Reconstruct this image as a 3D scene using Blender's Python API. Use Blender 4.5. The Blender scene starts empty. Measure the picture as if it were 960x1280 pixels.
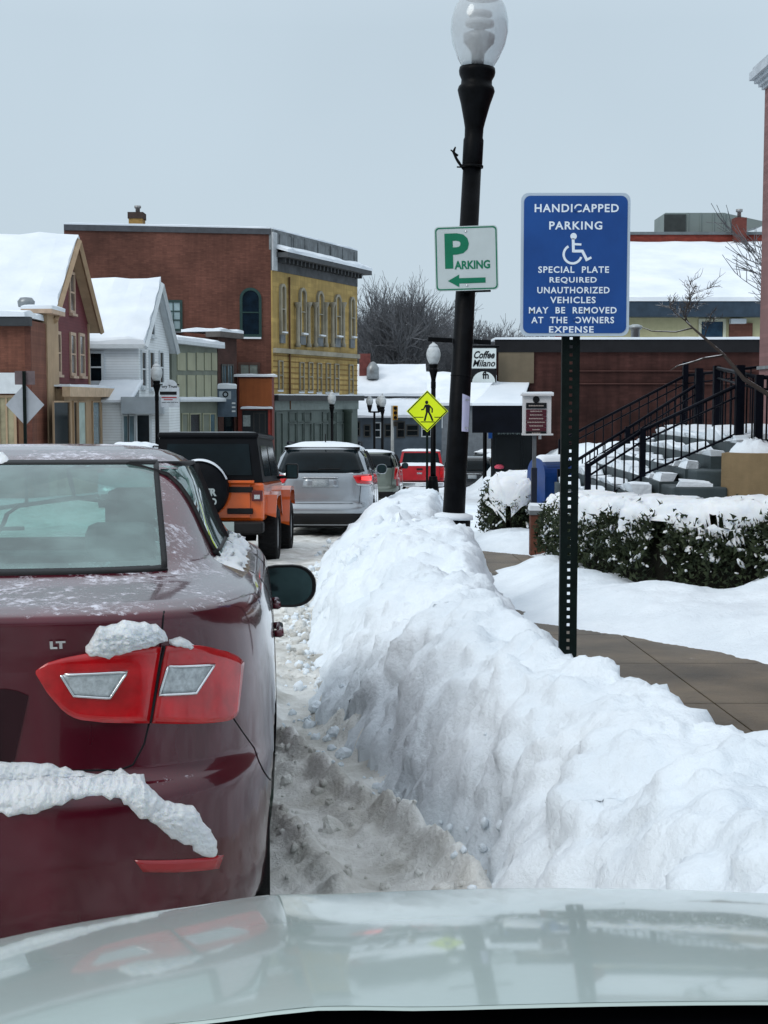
import bpy, bmesh, math, random
from mathutils import Vector, Matrix, noise, Euler
R = math.radians
random.seed(7)
C = bpy.context.scene
COL = C.collection
# ------------------------------------------------------------------ camera, sky, sun, exposure
F = 1750.0                                   # focal length in photo pixels (960 x 1280)
PITCH = math.atan(140 / F)
CAMZ = 1.6
cam = bpy.data.cameras.new('camera'); camo = bpy.data.objects.new('camera', cam); COL.objects.link(camo)
cam.sensor_fit = 'VERTICAL'; cam.sensor_height = 24; cam.lens = F / 1280 * 24
cam.clip_start = 0.05; cam.clip_end = 6000
camo.location = (0, 0, CAMZ); camo.rotation_euler = (R(90) - PITCH, 0, 0)
C.camera = camo
wd = bpy.data.worlds.new('World'); C.world = wd; wd.use_nodes = True
nt = wd.node_tree; nd = nt.nodes; lk = nt.links
bg = nd['Background']; bg.inputs[1].default_value = 0.10
sky = nd.new('ShaderNodeTexSky'); sky.sky_type = 'NISHITA'; sky.sun_disc = False
sky.sun_elevation = R(38); sky.sun_rotation = R(228); sky.air_density = 1.2; sky.dust_density = 4
tc = nd.new('ShaderNodeTexCoord'); sp = nd.new('ShaderNodeSeparateXYZ'); lk.new(tc.outputs['Generated'], sp.inputs[0])
rp = nd.new('ShaderNodeValToRGB'); lk.new(sp.outputs['Z'], rp.inputs[0])
rp.color_ramp.elements[0].position = 0.0; rp.color_ramp.elements[0].color = (0.50, 0.60, 0.68, 1)
rp.color_ramp.elements[1].position = 0.75; rp.color_ramp.elements[1].color = (0.82, 0.90, 0.98, 1)
e = rp.color_ramp.elements.new(0.25); e.color = (0.465, 0.56, 0.635, 1)
cn = nd.new('ShaderNodeTexNoise'); cn.inputs['Scale'].default_value = 2.2; cn.inputs['Detail'].default_value = 4
lk.new(tc.outputs['Generated'], cn.inputs['Vector'])
cm = nd.new('ShaderNodeMapRange'); cm.inputs['From Min'].default_value = .3; cm.inputs['From Max'].default_value = .7
cm.inputs['To Min'].default_value = 9.3; cm.inputs['To Max'].default_value = 10.3
lk.new(cn.outputs['Fac'], cm.inputs['Value'])
vm = nd.new('ShaderNodeVectorMath'); vm.operation = 'SCALE'
lk.new(rp.outputs[0], vm.inputs[0]); lk.new(cm.outputs[0], vm.inputs['Scale'])
mx = nd.new('ShaderNodeMix'); mx.data_type = 'RGBA'; mx.inputs[0].default_value = 0.93
lk.new(sky.outputs[0], mx.inputs[6]); lk.new(vm.outputs[0], mx.inputs[7]); lk.new(mx.outputs[2], bg.inputs[0])
sl = bpy.data.lights.new('sun', 'SUN'); sl.energy = 0.85; sl.angle = R(25); sl.color = (1, .97, .93)
so = bpy.data.objects.new('sun', sl); COL.objects.link(so)
so.rotation_euler = (R(52), 0, R(-48))
C.view_settings.view_transform = 'Standard'; C.view_settings.look = 'None'
C.view_settings.exposure = 0.32; C.view_settings.gamma = 1
C.cycles.max_bounces = 6; C.cycles.diffuse_bounces = 2; C.cycles.glossy_bounces = 3; C.cycles.transparent_max_bounces = 8
C.cycles.transmission_bounces = 4; C.cycles.caustics_reflective = False; C.cycles.caustics_refractive = False

# ------------------------------------------------------------------ helpers
FW = Vector((0, math.cos(PITCH), -math.sin(PITCH))); UP = Vector((0, math.sin(PITCH), math.cos(PITCH)))
CAM = Vector((0, 0, CAMZ))
def ray(px, py): return FW + Vector((1, 0, 0)) * ((px - 480) / F) - UP * ((py - 640) / F)
def W(px, py, Y):
    d = ray(px, py); return CAM + d * (Y / d.y)
def X(px, Y): return (px - 480) / F * Y
def Z(py, Y): return W(480, py, Y).z
def g(Y): return 0.13 - 0.043 * max(-30, min(Y, 112))          # road height
def sm(t): t = max(0., min(1., t)); return t * t * (3 - 2 * t)
def lerp(a, b, t): return a + (b - a) * t
def tab(rows, v, c=1):
    if v <= rows[0][0]: return rows[0][c]
    for a, b in zip(rows, rows[1:]):
        if v <= b[0]: return lerp(a[c], b[c], sm((v - a[0]) / (b[0] - a[0])) * .5 + .5 * (v - a[0]) / (b[0] - a[0]))
    return rows[-1][c]
def nz(x, y=0, z=0, s=1): return noise.noise(Vector((x * s, y * s, z * s)))
def fbm(x, y, z=0, s=1, o=4): return noise.fractal(Vector((x * s, y * s, z * s)), 0.9, 2.1, o)

def mat(name, col, rough=.65, metal=0, var=.18, scale=3., bump=0., bscale=None, coat=0, snow=0, emit=None, sss=0, spec=.28,
        brick=None, siding=0, col2=None, frost=0, thresh=.5, streak=0):
    m = bpy.data.materials.new(name); m.use_nodes = True
    n = m.node_tree.nodes; l = m.node_tree.links; b = n['Principled BSDF']
    b.inputs['Roughness'].default_value = rough; b.inputs['Metallic'].default_value = metal
    b.inputs['Specular IOR Level'].default_value = spec
    if coat: b.inputs['Coat Weight'].default_value = coat; b.inputs['Coat Roughness'].default_value = .05
    if sss:
        b.inputs['Subsurface Weight'].default_value = sss; b.inputs['Subsurface Radius'].default_value = (.05, .06, .08); b.inputs['Subsurface Scale'].default_value = .5
    t = n.new('ShaderNodeTexCoord'); vec = t.outputs['Object']
    def noisen(s, d=6, r=.6):
        q = n.new('ShaderNodeTexNoise'); q.inputs['Scale'].default_value = s; q.inputs['Detail'].default_value = d
        q.inputs['Roughness'].default_value = r; l.new(vec, q.inputs['Vector']); return q
    def ramp(src, a, bb, ca=(0, 0, 0, 1), cb=(1, 1, 1, 1)):
        q = n.new('ShaderNodeValToRGB'); q.color_ramp.elements[0].position = a; q.color_ramp.elements[1].position = bb
        q.color_ramp.elements[0].color = ca; q.color_ramp.elements[1].color = cb; l.new(src, q.inputs[0]); return q
    def mix(f, a, bb, mode='MIX'):
        q = n.new('ShaderNodeMix'); q.data_type = 'RGBA'; q.blend_type = mode
        for k, v in ((0, f), (6, a), (7, bb)):
            if hasattr(v, 'links'): l.new(v, q.inputs[k])
            else: q.inputs[k].default_value = v if k == 0 else (*v[:3], 1)
        return q.outputs[2]
    nn = noisen(scale)
    lo = [max(0, c * (1 - var)) for c in col]; hi = [min(1, c * (1 + var)) for c in (col2 or col)]
    if col2: lo = list(col)
    cr = ramp(nn.outputs['Fac'], .32, .68, (*lo, 1), (*hi, 1)); out = cr.outputs[0]
    hsrc = None
    if brick:
        ang, bw = brick
        vr = n.new('ShaderNodeVectorRotate'); vr.rotation_type = 'Z_AXIS'; vr.inputs['Angle'].default_value = -ang; l.new(vec, vr.inputs[0])
        s1 = n.new('ShaderNodeSeparateXYZ'); l.new(vr.outputs[0], s1.inputs[0]); c1 = n.new('ShaderNodeCombineXYZ')
        l.new(s1.outputs[0], c1.inputs[0]); l.new(s1.outputs[2], c1.inputs[1])
        bt = n.new('ShaderNodeTexBrick'); bt.inputs['Scale'].default_value = 1; bt.inputs['Brick Width'].default_value = bw
        bt.inputs['Row Height'].default_value = bw / 3; bt.inputs['Mortar Size'].default_value = bw * .05
        bt.inputs['Color1'].default_value = (1, 1, 1, 1); bt.inputs['Color2'].default_value = (.62, .6, .6, 1); bt.inputs['Mortar'].default_value = (.75, .75, .75, 1)
        l.new(c1.outputs[0], bt.inputs['Vector']); out = mix(.8, out, bt.outputs['Color'], 'MULTIPLY'); hsrc = bt.outputs['Fac']
    if siding:
        wv = n.new('ShaderNodeTexWave'); wv.bands_direction = 'Z'; wv.wave_profile = 'SAW'; wv.inputs['Scale'].default_value = siding
        l.new(vec, wv.inputs['Vector']); rr = ramp(wv.outputs['Fac'], 0, .25, (.55, .55, .55, 1), (1, 1, 1, 1)); out = mix(.8, out, rr.outputs[0], 'MULTIPLY'); hsrc = wv.outputs['Fac']
    if streak:
        mp = n.new('ShaderNodeMapping'); mp.inputs['Scale'].default_value = (6, 6, .35); l.new(vec, mp.inputs[0])
        q = n.new('ShaderNodeTexNoise'); q.inputs['Scale'].default_value = 1.; q.inputs['Detail'].default_value = 5; l.new(mp.outputs[0], q.inputs['Vector'])
        rr = ramp(q.outputs['Fac'], .35, .7, (1 - streak,) * 3 + (1,), (1, 1, 1, 1)); out = mix(1., out, rr.outputs[0], 'MULTIPLY')
    rsock = None
    if snow or frost:
        ge = n.new('ShaderNodeNewGeometry'); s2 = n.new('ShaderNodeSeparateXYZ'); l.new(ge.outputs['Normal'], s2.inputs[0])
        q = noisen(38 if frost else 5, 7, .75); ad = n.new('ShaderNodeMath'); ad.operation = 'MULTIPLY_ADD'
        l.new(q.outputs['Fac'], ad.inputs[0]); ad.inputs[1].default_value = 1.6 if not frost else 2.2
        if frost:
            q2 = noisen(4.5, 4, .6); m3 = n.new('ShaderNodeMath'); m3.operation = 'MULTIPLY_ADD'; l.new(q2.outputs['Fac'], m3.inputs[0]); m3.inputs[1].default_value = 1.5
            l.new(s2.outputs[2], m3.inputs[2]); l.new(m3.outputs[0], ad.inputs[2])
            fr = ramp(ad.outputs[0], 0, 1); mr = n.new('ShaderNodeMapRange'); l.new(ad.outputs[0], mr.inputs[0])
            mr.inputs[1].default_value = frost; mr.inputs[2].default_value = frost + .35; f = mr.outputs[0]
            out = mix(f, out, (.68, .68, .75))
            m4 = n.new('ShaderNodeMapRange'); l.new(f, m4.inputs[0]); m4.inputs[3].default_value = rough; m4.inputs[4].default_value = .8; rsock = m4.outputs[0]
            m5 = n.new('ShaderNodeMapRange'); l.new(f, m5.inputs[0]); m5.inputs[3].default_value = coat; m5.inputs[4].default_value = 0.15; l.new(m5.outputs[0], b.inputs['Coat Weight'])
        else:
            l.new(s2.outputs[2], ad.inputs[2])
            mr = n.new('ShaderNodeMapRange'); l.new(ad.outputs[0], mr.inputs[0]); mr.inputs[1].default_value = snow; mr.inputs[2].default_value = snow + .15
            out = mix(mr.outputs[0], out, (.82, .86, .9))
    l.new(out, b.inputs['Base Color'])
    if rsock is not None: l.new(rsock, b.inputs['Roughness'])
    if bump:
        nb = noisen(bscale or scale * 8, 8, .65); bp = n.new('ShaderNodeBump'); bp.inputs['Strength'].default_value = bump; bp.inputs['Distance'].default_value = .02
        l.new(nb.outputs['Fac'], bp.inputs['Height']); l.new(bp.outputs[0], b.inputs['Normal'])
    if emit: b.inputs['Emission Color'].default_value = (*emit[:3], 1); b.inputs['Emission Strength'].default_value = emit[3]
    return m
def glassmat(name, tint, alpha, rough=.03, lo=.6, hi=1.5):
    m = bpy.data.materials.new(name); m.use_nodes = True; n = m.node_tree.nodes; l = m.node_tree.links; n.remove(n['Principled BSDF'])
    tr = n.new('ShaderNodeBsdfTransparent'); tr.inputs[0].default_value = (*tint, 1); gl = n.new('ShaderNodeBsdfGlossy'); gl.inputs['Roughness'].default_value = rough
    gl.inputs[0].default_value = (.9, .95, .95, 1)
    df = n.new('ShaderNodeBsdfDiffuse'); df.inputs[0].default_value = (tint[0] * .7, tint[1] * .7, tint[2] * .7, 1)
    q = n.new('ShaderNodeTexNoise'); q.inputs['Scale'].default_value = 7; q.inputs['Detail'].default_value = 6
    t = n.new('ShaderNodeTexCoord'); l.new(t.outputs['Object'], q.inputs['Vector'])
    mr = n.new('ShaderNodeMapRange'); l.new(q.outputs['Fac'], mr.inputs[0]); mr.inputs[1].default_value = .35; mr.inputs[2].default_value = .75; mr.inputs[3].default_value = alpha * lo; mr.inputs[4].default_value = min(1, alpha * hi)
    m0 = n.new('ShaderNodeMixShader'); l.new(mr.outputs[0], m0.inputs[0]); l.new(tr.outputs[0], m0.inputs[1]); l.new(df.outputs[0], m0.inputs[2])
    lw = n.new('ShaderNodeLayerWeight'); lw.inputs[0].default_value = .5; pw = n.new('ShaderNodeMath'); pw.operation = 'POWER'; l.new(lw.outputs['Facing'], pw.inputs[0]); pw.inputs[1].default_value = 4.0
    fr = n.new('ShaderNodeMath'); fr.operation = 'MULTIPLY_ADD'; l.new(pw.outputs[0], fr.inputs[0]); fr.inputs[1].default_value = .9; fr.inputs[2].default_value = .05
    m1 = n.new('ShaderNodeMixShader'); l.new(fr.outputs[0], m1.inputs[0]); l.new(m0.outputs[0], m1.inputs[1]); l.new(gl.outputs[0], m1.inputs[2])
    l.new(m1.outputs[0], n['Material Output'].inputs[0]); return m

class MB:
    def __init__(s): s.v = []; s.f = []; s.smooth = []
    def add(s, vs, fs, sm_=False):
        o = len(s.v); s.v += [tuple(v) for v in vs]; s.f += [tuple(i + o for i in f) for f in fs]; s.smooth += [sm_] * len(fs); return s
    def box(s, x0, x1, y0, y1, z0, z1, M=None, bev=0):
        if bev:
            bm = bmesh.new(); bmesh.ops.create_cube(bm, size=1)
            for v in bm.verts: v.co = Vector((lerp(x0, x1, v.co.x + .5), lerp(y0, y1, v.co.y + .5), lerp(z0, z1, v.co.z + .5)))
            bmesh.ops.bevel(bm, geom=bm.edges[:], offset=bev, segments=2, affect='EDGES', profile=.5)
            bm.verts.index_update(); vs = [v.co.copy() for v in bm.verts]; fs = [[v.index for v in f.verts] for f in bm.faces]; bm.free()
            if M: vs = [M @ v for v in vs]
            return s.add(vs, fs)
        vs = [Vector((x, y, z)) for z in (z0, z1) for y in (y0, y1) for x in (x0, x1)]
        if M: vs = [M @ v for v in vs]
        return s.add(vs, [(0, 2, 3, 1), (4, 5, 7, 6), (0, 1, 5, 4), (2, 6, 7, 3), (0, 4, 6, 2), (1, 3, 7, 5)])
    def tube(s, pts, rad, n=8, cap=True, sm_=True):
        pts = [Vector(p) for p in pts]
        if not hasattr(rad, '__len__'): rad = [rad] * len(pts)
        vs = []; prev = None
        for i, p in enumerate(pts):
            t = (pts[min(i + 1, len(pts) - 1)] - pts[max(i - 1, 0)]); t = t.normalized() if t.length > 1e-9 else Vector((0, 0, 1))
            a = prev if prev is not None else (Vector((0, 0, 1)) if abs(t.z) < .9 else Vector((1, 0, 0)))
            u = a - t * a.dot(t); u = u.normalized() if u.length > 1e-6 else t.orthogonal().normalized(); w = t.cross(u); prev = u
            for k in range(n):
                an = 2 * math.pi * k / n; vs.append(p + (u * math.cos(an) + w * math.sin(an)) * rad[i])
        fs = [(i * n + k, i * n + (k + 1) % n, (i + 1) * n + (k + 1) % n, (i + 1) * n + k) for i in range(len(pts) - 1) for k in range(n)]
        if cap: fs += [tuple(range(n - 1, -1, -1)), tuple((len(pts) - 1) * n + k for k in range(n))]
        return s.add(vs, fs, sm_)
    def lathe(s, prof, n=24, M=None, c=(0, 0, 0), sm_=True):       # prof: (r, z)
        vs = []
        for r, z in prof:
            for k in range(n):
                a = 2 * math.pi * k / n; v = Vector((c[0] + r * math.cos(a), c[1] + r * math.sin(a), c[2] + z)); vs.append(M @ v if M else v)
        fs = [(i * n + k, i * n + (k + 1) % n, (i + 1) * n + (k + 1) % n, (i + 1) * n + k) for i in range(len(prof) - 1) for k in range(n)]
        fs += [tuple(range(n - 1, -1, -1)), tuple((len(prof) - 1) * n + k for k in range(n))]
        return s.add(vs, fs, sm_)
    def prism(s, poly, fn, d0, d1):                        # fn(u, v, d) -> point
        n = len(poly); vs = [fn(u, v, d) for d in (d0, d1) for u, v in poly]
        fs = [tuple(range(n - 1, -1, -1)), tuple(range(n, 2 * n))] + [(k, (k + 1) % n, n + (k + 1) % n, n + k) for k in range(n)]
        return s.add(vs, fs)
    def ring(s, outer, inner, fn, d0, d1):
        n = len(outer)
        vs = [fn(u, v, d) for d in (d0, d1) for P in (outer, inner) for u, v in P]
        fs = []
        for k in range(n):
            j = (k + 1) % n
            fs += [(2 * n + k, 2 * n + j, 3 * n + j, 3 * n + k), (k, n + k, n + j, j), (k, j, 2 * n + j, 2 * n + k), (n + k, 3 * n + k, 3 * n + j, n + j)]
        return s.add(vs, fs)
    def grid(s, nu, nv, fn, sm_=True, closed=False):
        vs = [fn(i / (nu - 1), j / (nv - 1)) for j in range(nv) for i in range(nu)]
        return s.add(vs, [(j * nu + i, j * nu + i + 1, (j + 1) * nu + i + 1, (j + 1) * nu + i) for j in range(nv - 1) for i in range(nu - 1)], sm_)
    def mesh(s, name):
        me = bpy.data.meshes.new(name); me.from_pydata(s.v, [], s.f); me.update(); me.polygons.foreach_set('use_smooth', s.smooth); return me
    def build(s, name, m, parent=None, world=False, fix=True, loc=None):
        off = parent_origin(parent) if (world and parent) else Vector((0, 0, 0))
        if loc is not None: off = Vector(loc)
        if off.length: s.v = [(v[0] - off.x, v[1] - off.y, v[2] - off.z) for v in s.v]
        me = s.mesh(name)
        if fix:
            bm = bmesh.new(); bm.from_mesh(me); bmesh.ops.recalc_face_normals(bm, faces=bm.faces[:]); bm.to_mesh(me); bm.free()
        me.materials.append(m); o = bpy.data.objects.new(name, me); COL.objects.link(o)
        if parent: o.parent = parent
        if loc is not None: o.location = loc
        return o
def parent_origin(p):
    v = Vector((0, 0, 0))
    while p: v += p.location; p = p.parent
    return v
def tag(o, label=None, cat=None, group=None, kind=None):
    if label: o['label'] = label
    if cat: o['category'] = cat
    if group: o['group'] = group
    if kind: o['kind'] = kind
    return o
def thing(name, label, cat, loc=(0, 0, 0), rz=0, group=None):
    o = bpy.data.objects.new(name, None); COL.objects.link(o); o.location = loc; o.rotation_euler = (0, 0, rz); o.empty_display_size = .2
    return tag(o, label, cat, group)
def dup(root, loc, rz=None, label=None, scale=None):
    def cp(o, par):
        c = o.copy(); COL.objects.link(c); c.parent = par
        for ch in [q for q in bpy.data.objects if q.parent == o]: cp(ch, c)
        return c
    r = cp(root, None); r.location = loc
    if rz is not None: r.rotation_euler = (0, 0, rz)
    if label: r['label'] = label
    r['group'] = r.get('group') or 'street lamps along the road'
    if scale: r.scale = scale
    return r
def text_into(mb, s, w, h, fn, bold=.02, depth=1., shear=0, spacing=1.0):
    cu = bpy.data.curves.new('t', 'FONT'); cu.body = s; cu.offset = bold; cu.shear = shear; cu.resolution_u = 3; cu.space_character = spacing
    o = bpy.data.objects.new('t', cu); COL.objects.link(o); dg = bpy.context.evaluated_depsgraph_get()
    me = bpy.data.meshes.new_from_object(o.evaluated_get(dg)); xs = [v.co.x for v in me.vertices]; ys = [v.co.y for v in me.vertices]
    x0, x1, y0, y1 = min(xs), max(xs), min(ys), max(ys)
    vs = [fn((v.co.x - (x0 + x1) / 2) / (x1 - x0) * w, (v.co.y - (y0 + y1) / 2) / (y1 - y0) * h) for v in me.vertices]
    mb.add(vs, [tuple(p.vertices) for p in me.polygons])
    bpy.data.objects.remove(o); bpy.data.curves.remove(cu); bpy.data.meshes.remove(me)

# ------------------------------------------------------------------ materials
SNOW = mat('snow', (.72, .79, .85), .75, var=.05, scale=1.5, bump=.8, bscale=22, spec=.25, col2=(.80, .86, .91))
SNOWF = mat('snow_fluffy', (.80, .85, .90), .8, var=.03, scale=4, bump=.7, bscale=110, spec=.2, sss=.35, col2=(.90, .93, .96))
ROOFSNOW = mat('roof_snow', (.66, .72, .78), .8, var=.05, scale=.35, bump=.4, bscale=2.5, spec=.2, col2=(.80, .84, .88))
DARKGLASS = mat('dark_window_glass', (.004, .009, .012), .15, var=.6, scale=1.2, spec=.16)
BLUEGLASS = mat('bluish_window_glass', (.09, .15, .18), .08, var=.5, scale=.9, spec=.7)
BLACKMETAL = mat('black_painted_metal', (.003, .0035, .0045), .42, var=.5, scale=10, bump=.15, bscale=60, spec=.07)
RAILMETAL = mat('rail_black_iron', (.003, .004, .008), .5, var=.3, scale=10, snow=2.05, spec=.06)
RUBBER = mat('tyre_rubber', (.008, .008, .009), .85, spec=.2, var=.35, scale=14, bump=.6, bscale=60)
RIM = mat('wheel_alloy', (.30, .31, .32), .35, metal=.8, var=.2, scale=6)
BLACKPL = mat('black_plastic', (.005, .005, .006), .55, spec=.25, var=.3, scale=9, bump=.2, bscale=120)
CHROME = mat('chrome', (.75, .76, .78), .12, metal=1, var=.05)
PLATE = mat('plate_white', (.62, .66, .68), .4, var=.12, scale=20)
REDLENS = mat('red_lens', (.40, .004, .008), .12, var=.45, scale=7, coat=.9, emit=(.7, .01, .01, .05))
REDLIT = mat('lit_red_lens', (.8, .02, .02), .2, var=.1, emit=(1, .05, .05, 1.6))
WHITETRIM = mat('white_trim_paint', (.62, .66, .68), .6, var=.08, scale=4)
REDPAINTS = mat('dark_red_lettering', (.35, .02, .03), .5)
INK = mat('black_lettering', (.006, .007, .009), .6, spec=.2)

# ------------------------------------------------------------------ ground, road, sidewalk
def sheet(name, x0, x1, ys, dz, m, zf=g):
    mb = MB(); vs = []
    for y in ys:
        for x in (x0(y) if callable(x0) else x0, x1(y) if callable(x1) else x1): vs.append((x, y, zf(y) + dz))
    mb.add(vs, [(2 * i, 2 * i + 1, 2 * i + 3, 2 * i + 2) for i in range(len(ys) - 1)])
    o = mb.build(name, m); tag(o, kind='structure'); return o
GY = [-40, -30] + [i * 4 for i in range(-7, 29)] + [150, 300, 700, 1500, 3500]
sheet('ground', -2500, 2500, GY, -.10, mat('field_snow', (.70, .76, .82), .8, var=.08, scale=.05))
SLUSH = mat('road_slush', (.28, .27, .24), .7, var=.2, scale=2.6, bump=1., bscale=26, spec=.3, col2=(.62, .64, .64))
sheet('road', -11.5, lambda y: .8 + max(0, y - 60) * .3, [y for y in GY if y <= 150], -.02, SLUSH)
WALK = mat('wet_sidewalk', (.040, .029, .018), .45, var=.3, scale=1.1, bump=.4, bscale=40, col2=(.14, .105, .068), spec=.2, snow=2.07)
mbk = MB()
for i in range(-2, 46):        # flagged sidewalk slabs with joints
    y0, y1 = i * 1.5 + .006, (i + 1) * 1.5 - .006
    for xa, xb in ((.92, 1.79), (1.80, 2.70)):
        mbk.add([(xa, y0, g(y0) + .15), (xb, y0, g(y0) + .15), (xb, y1, g(y1) + .15), (xa, y1, g(y1) + .15), (xa, y0, g(y0)), (xa, y1, g(y1))], [(0, 1, 2, 3), (0, 3, 5, 4)])
tag(mbk.build('sidewalk', WALK), kind='structure')
sheet('sidewalk_bed', .90, 2.72, [y for y in GY if -12 < y < 72], .141, mat('sidewalk_joint_grit', (.04, .038, .033), .9))
tag(MB().add([(.80, y, g(y) + h) for y in (-10, 70) for h in (-.02, .155)] + [(.915, y, g(y) + h) for y in (-10, 70) for h in (.155, -.02)],
    [(0, 1, 3, 2), (1, 4, 6, 3)]).build('kerb', mat('granite_kerb', (.22, .22, .21), .7, bump=.4)), kind='structure')
sheet('far_sidewalk', -13.6, -11.5, [y for y in GY if -12 < y < 112], .12, mat('snowy_sidewalk', (.5, .53, .56), .8, var=.3, scale=.8, bump=.5, bscale=10))

# slush on the road: one displaced sheet with wheel ruts
def slush_h(x, y):
    v = noise.voronoi(Vector((x * 7 + .6 * nz(x, y, 1, 3), y * 7 + .6 * nz(x, y, 5, 3), 0)))[0]
    h = .045 + .030 * fbm(x, y, 0, 2.0, 4) + .045 * abs(fbm(x, y, 3.3, 6, 4)) + .016 * nz(x, y, 7, 18) + .012 * nz(x, y, 2, 40) + .030 * (.5 - min(1, v[0])) * sm(.5 + nz(x, y, 8, 1.6) * 1.5)
    # rut of the parked car's wheels, curving towards the bank
    cx = lerp(-.52, .62, sm((8.2 - y) / 4.6)); d = x - cx
    if y < 9.5:
        k = sm((9.5 - y) / 1.5)
        tr_ = math.exp(-(d / .13) ** 4) + .8 * math.exp(-((d + .47) / .11) ** 4)
        h = lerp(h, .004 + .006 * max(0, math.sin(y * 62 + x * 20)) + .004 * nz(x, y, 1, 20), min(1, tr_) * k)
        h += k * (.085 * math.exp(-((abs(d) - .20) / .055) ** 2) + .06 * math.exp(-((d + .66) / .06) ** 2)) * (1 + .7 * nz(x, y, 1, 6))
        h += k * .03 * abs(nz(x, y, 9, 9))
    for rx in (-2.2, -3.7, -1.1):
        h -= .03 * math.exp(-((x - rx - .15 * math.sin(y * .25)) / .17) ** 2)
    return max(h, .0)
mbk = MB(); xs = [-1.6 + i * .019 for i in range(160)]; ys = [3.0 + i * .024 for i in range(292)]
mbk.add([(x, y, g(y) - .015 + slush_h(x, y)) for y in ys for x in xs], [(j * 160 + i, j * 160 + i + 1, (j + 1) * 160 + i + 1, (j + 1) * 160 + i) for j in range(291) for i in range(159)], True)
xs = [-11 + i * .10 for i in range(126)]; ys = [9.8 + 0.11 * i + .0009 * i * i for i in range(190)]
mbk.add([(x, y, g(y) - .015 + slush_h(x, y) + (-.03 if x > -1.7 and y < 10 else 0)) for y in ys for x in xs],
        [(j * 126 + i, j * 126 + i + 1, (j + 1) * 126 + i + 1, (j + 1) * 126 + i) for j in range(189) for i in range(125)], True)
SLUSH2 = mat('slush_ridges', (.47, .455, .41), .38, var=.15, scale=3.0, bump=1., bscale=45, spec=.3, col2=(.82, .83, .81))
tag(mbk.build('slush', SLUSH2), 'grey brown slush with wheel ruts covering the road', 'slush', kind='stuff')

# ploughed snow bank along the kerb
XL = [(1.5, .62), (3, .52), (4.77, .40), (6, .02), (7.9, -.40), (12, -.62), (17.8, -.84), (25, -.7), (40, -.2), (62, .8)]
XR = [(1.5, 2.5), (3, 2.3), (4.2, 1.80), (6, 1.21), (8, 1.06), (10, 1.12), (12, 1.12), (14, 1.0), (18, 1.12), (30, 1.6), (62, 2.6)]
HB = [(1.5, .56), (3, .60), (4.2, .57), (5, .62), (6, .70), (8, .72), (10, .84), (11.3, 1.0), (12.4, .86), (14, .66), (16, .72), (18, .78), (20, .92), (22, .82), (25, .62), (30, .75), (34, .55), (40, .6), (46, .4), (62, .4)]
def bank_h(x, y):
    xl, xr, h = tab(XL, y), tab(XR, y), tab(HB, y)
    xl += .12 * nz(x * .3, y, 2, 1.0) + .06 * nz(x * .4, y, 5, 3.1) + .03 * nz(x, y, 6, 9)
    wl = .50 + .55 * sm((y - 5) / 5) + .12 * nz(y, 2, 0, .8); a = (x - xl) / wl; b = (xr - x + .08 * nz(y, 3, 0, 1.5)) / .55
    if a <= 0 or b <= 0: return -.12
    p = (1 - (1 - min(1, a)) ** 2.1) * sm(b)
    hh = h * p
    hh += p * (.09 * fbm(x, y, 1, 1.0, 2) + .03 * nz(x, y, 4, 2.7))
    gq = x * .8 + y * .55; hh -= p * .035 * max(0, nz(gq, x * .25, 6, 3.0)) * sm((y - 4) / 2)
    hh -= .12 * math.exp(-(((x - .78) / .17) ** 2 + ((y - 4.25) / .16) ** 2)) + .06 * math.exp(-(((x - 1.0) / .12) ** 2 + ((y - 3.5) / .13) ** 2)) + .06 * math.exp(-(((x - .55) / .1) ** 2 + ((y - 6.3) / .25) ** 2))
    hh += .16 * math.exp(-(((x + .42) / .22) ** 2 + ((y - 14.5) / .4) ** 2)) + .12 * math.exp(-(((x - .05) / .2) ** 2 + ((y - 17) / .5) ** 2))
    return hh
def rough3(P, k):
    """3D lumps: rolled balls, slabs and crumbs of ploughed snow"""
    w_ = Vector((noise.noise(P * 2.1), noise.noise(P * 2.1 + Vector((9, 0, 0))), noise.noise(P * 2.1 + Vector((0, 9, 0))))) * .16; Q = P + w_; d = 0
    for sc, am in ((2.4, .115), (5.5, .080), (12., .048), (24., .022)):
        v = noise.voronoi(Q * sc)[0]; m_ = sm(.5 + 1.4 * noise.noise(P * (sc * .35) + Vector((sc, 0, 0)))); d += am * (.55 - min(1, v[0]) + .35 * min(.5, v[1] - v[0])) * m_
    f_ = sm(.5 + 1.3 * noise.noise(P * 1.1 + Vector((4, 4, 4))))
    d += f_ * (.022 * noise.noise(P * 17) + .016 * noise.noise(P * 36) + .035 * abs(noise.noise(P * 8))) - .05 * max(0, noise.noise(P * 2.9 + Vector((7, 0, 3))) - .15)
    return d * k
def displaced(fn, xs, ys, mb, k=1.):
    n, m = len(xs), len(ys); H = [[fn(x, y) for x in xs] for y in ys]; vs = []
    for j in range(m):
        for i in range(n):
            x, y = xs[i], ys[j]; P = Vector((x, y, H[j][i]))
            i0, i1, j0, j1 = max(0, i - 1), min(n - 1, i + 1), max(0, j - 1), min(m - 1, j + 1)
            N_ = Vector((-(H[j][i1] - H[j][i0]) / (xs[i1] - xs[i0]), -(H[j1][i] - H[j0][i]) / (ys[j1] - ys[j0]), 1)).normalized()
            vs.append(P + N_ * rough3(P, k))
    mb.add(vs, [(j * n + i, j * n + i + 1, (j + 1) * n + i + 1, (j + 1) * n + i) for j in range(m - 1) for i in range(n - 1)], True)
mbk = MB(); BF = lambda x, y: g(y) + max(bank_h(x, y), -.22)
def fr(a, b, st): return [a + st * i for i in range(int((b - a) / st) + 2)]
displaced(BF, fr(-.95, 2.75, .020), fr(1.6, 7.3, .024), mbk)
displaced(BF, fr(-1.15, 2.4, .026), fr(7.3, 15.0, .038), mbk)
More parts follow.
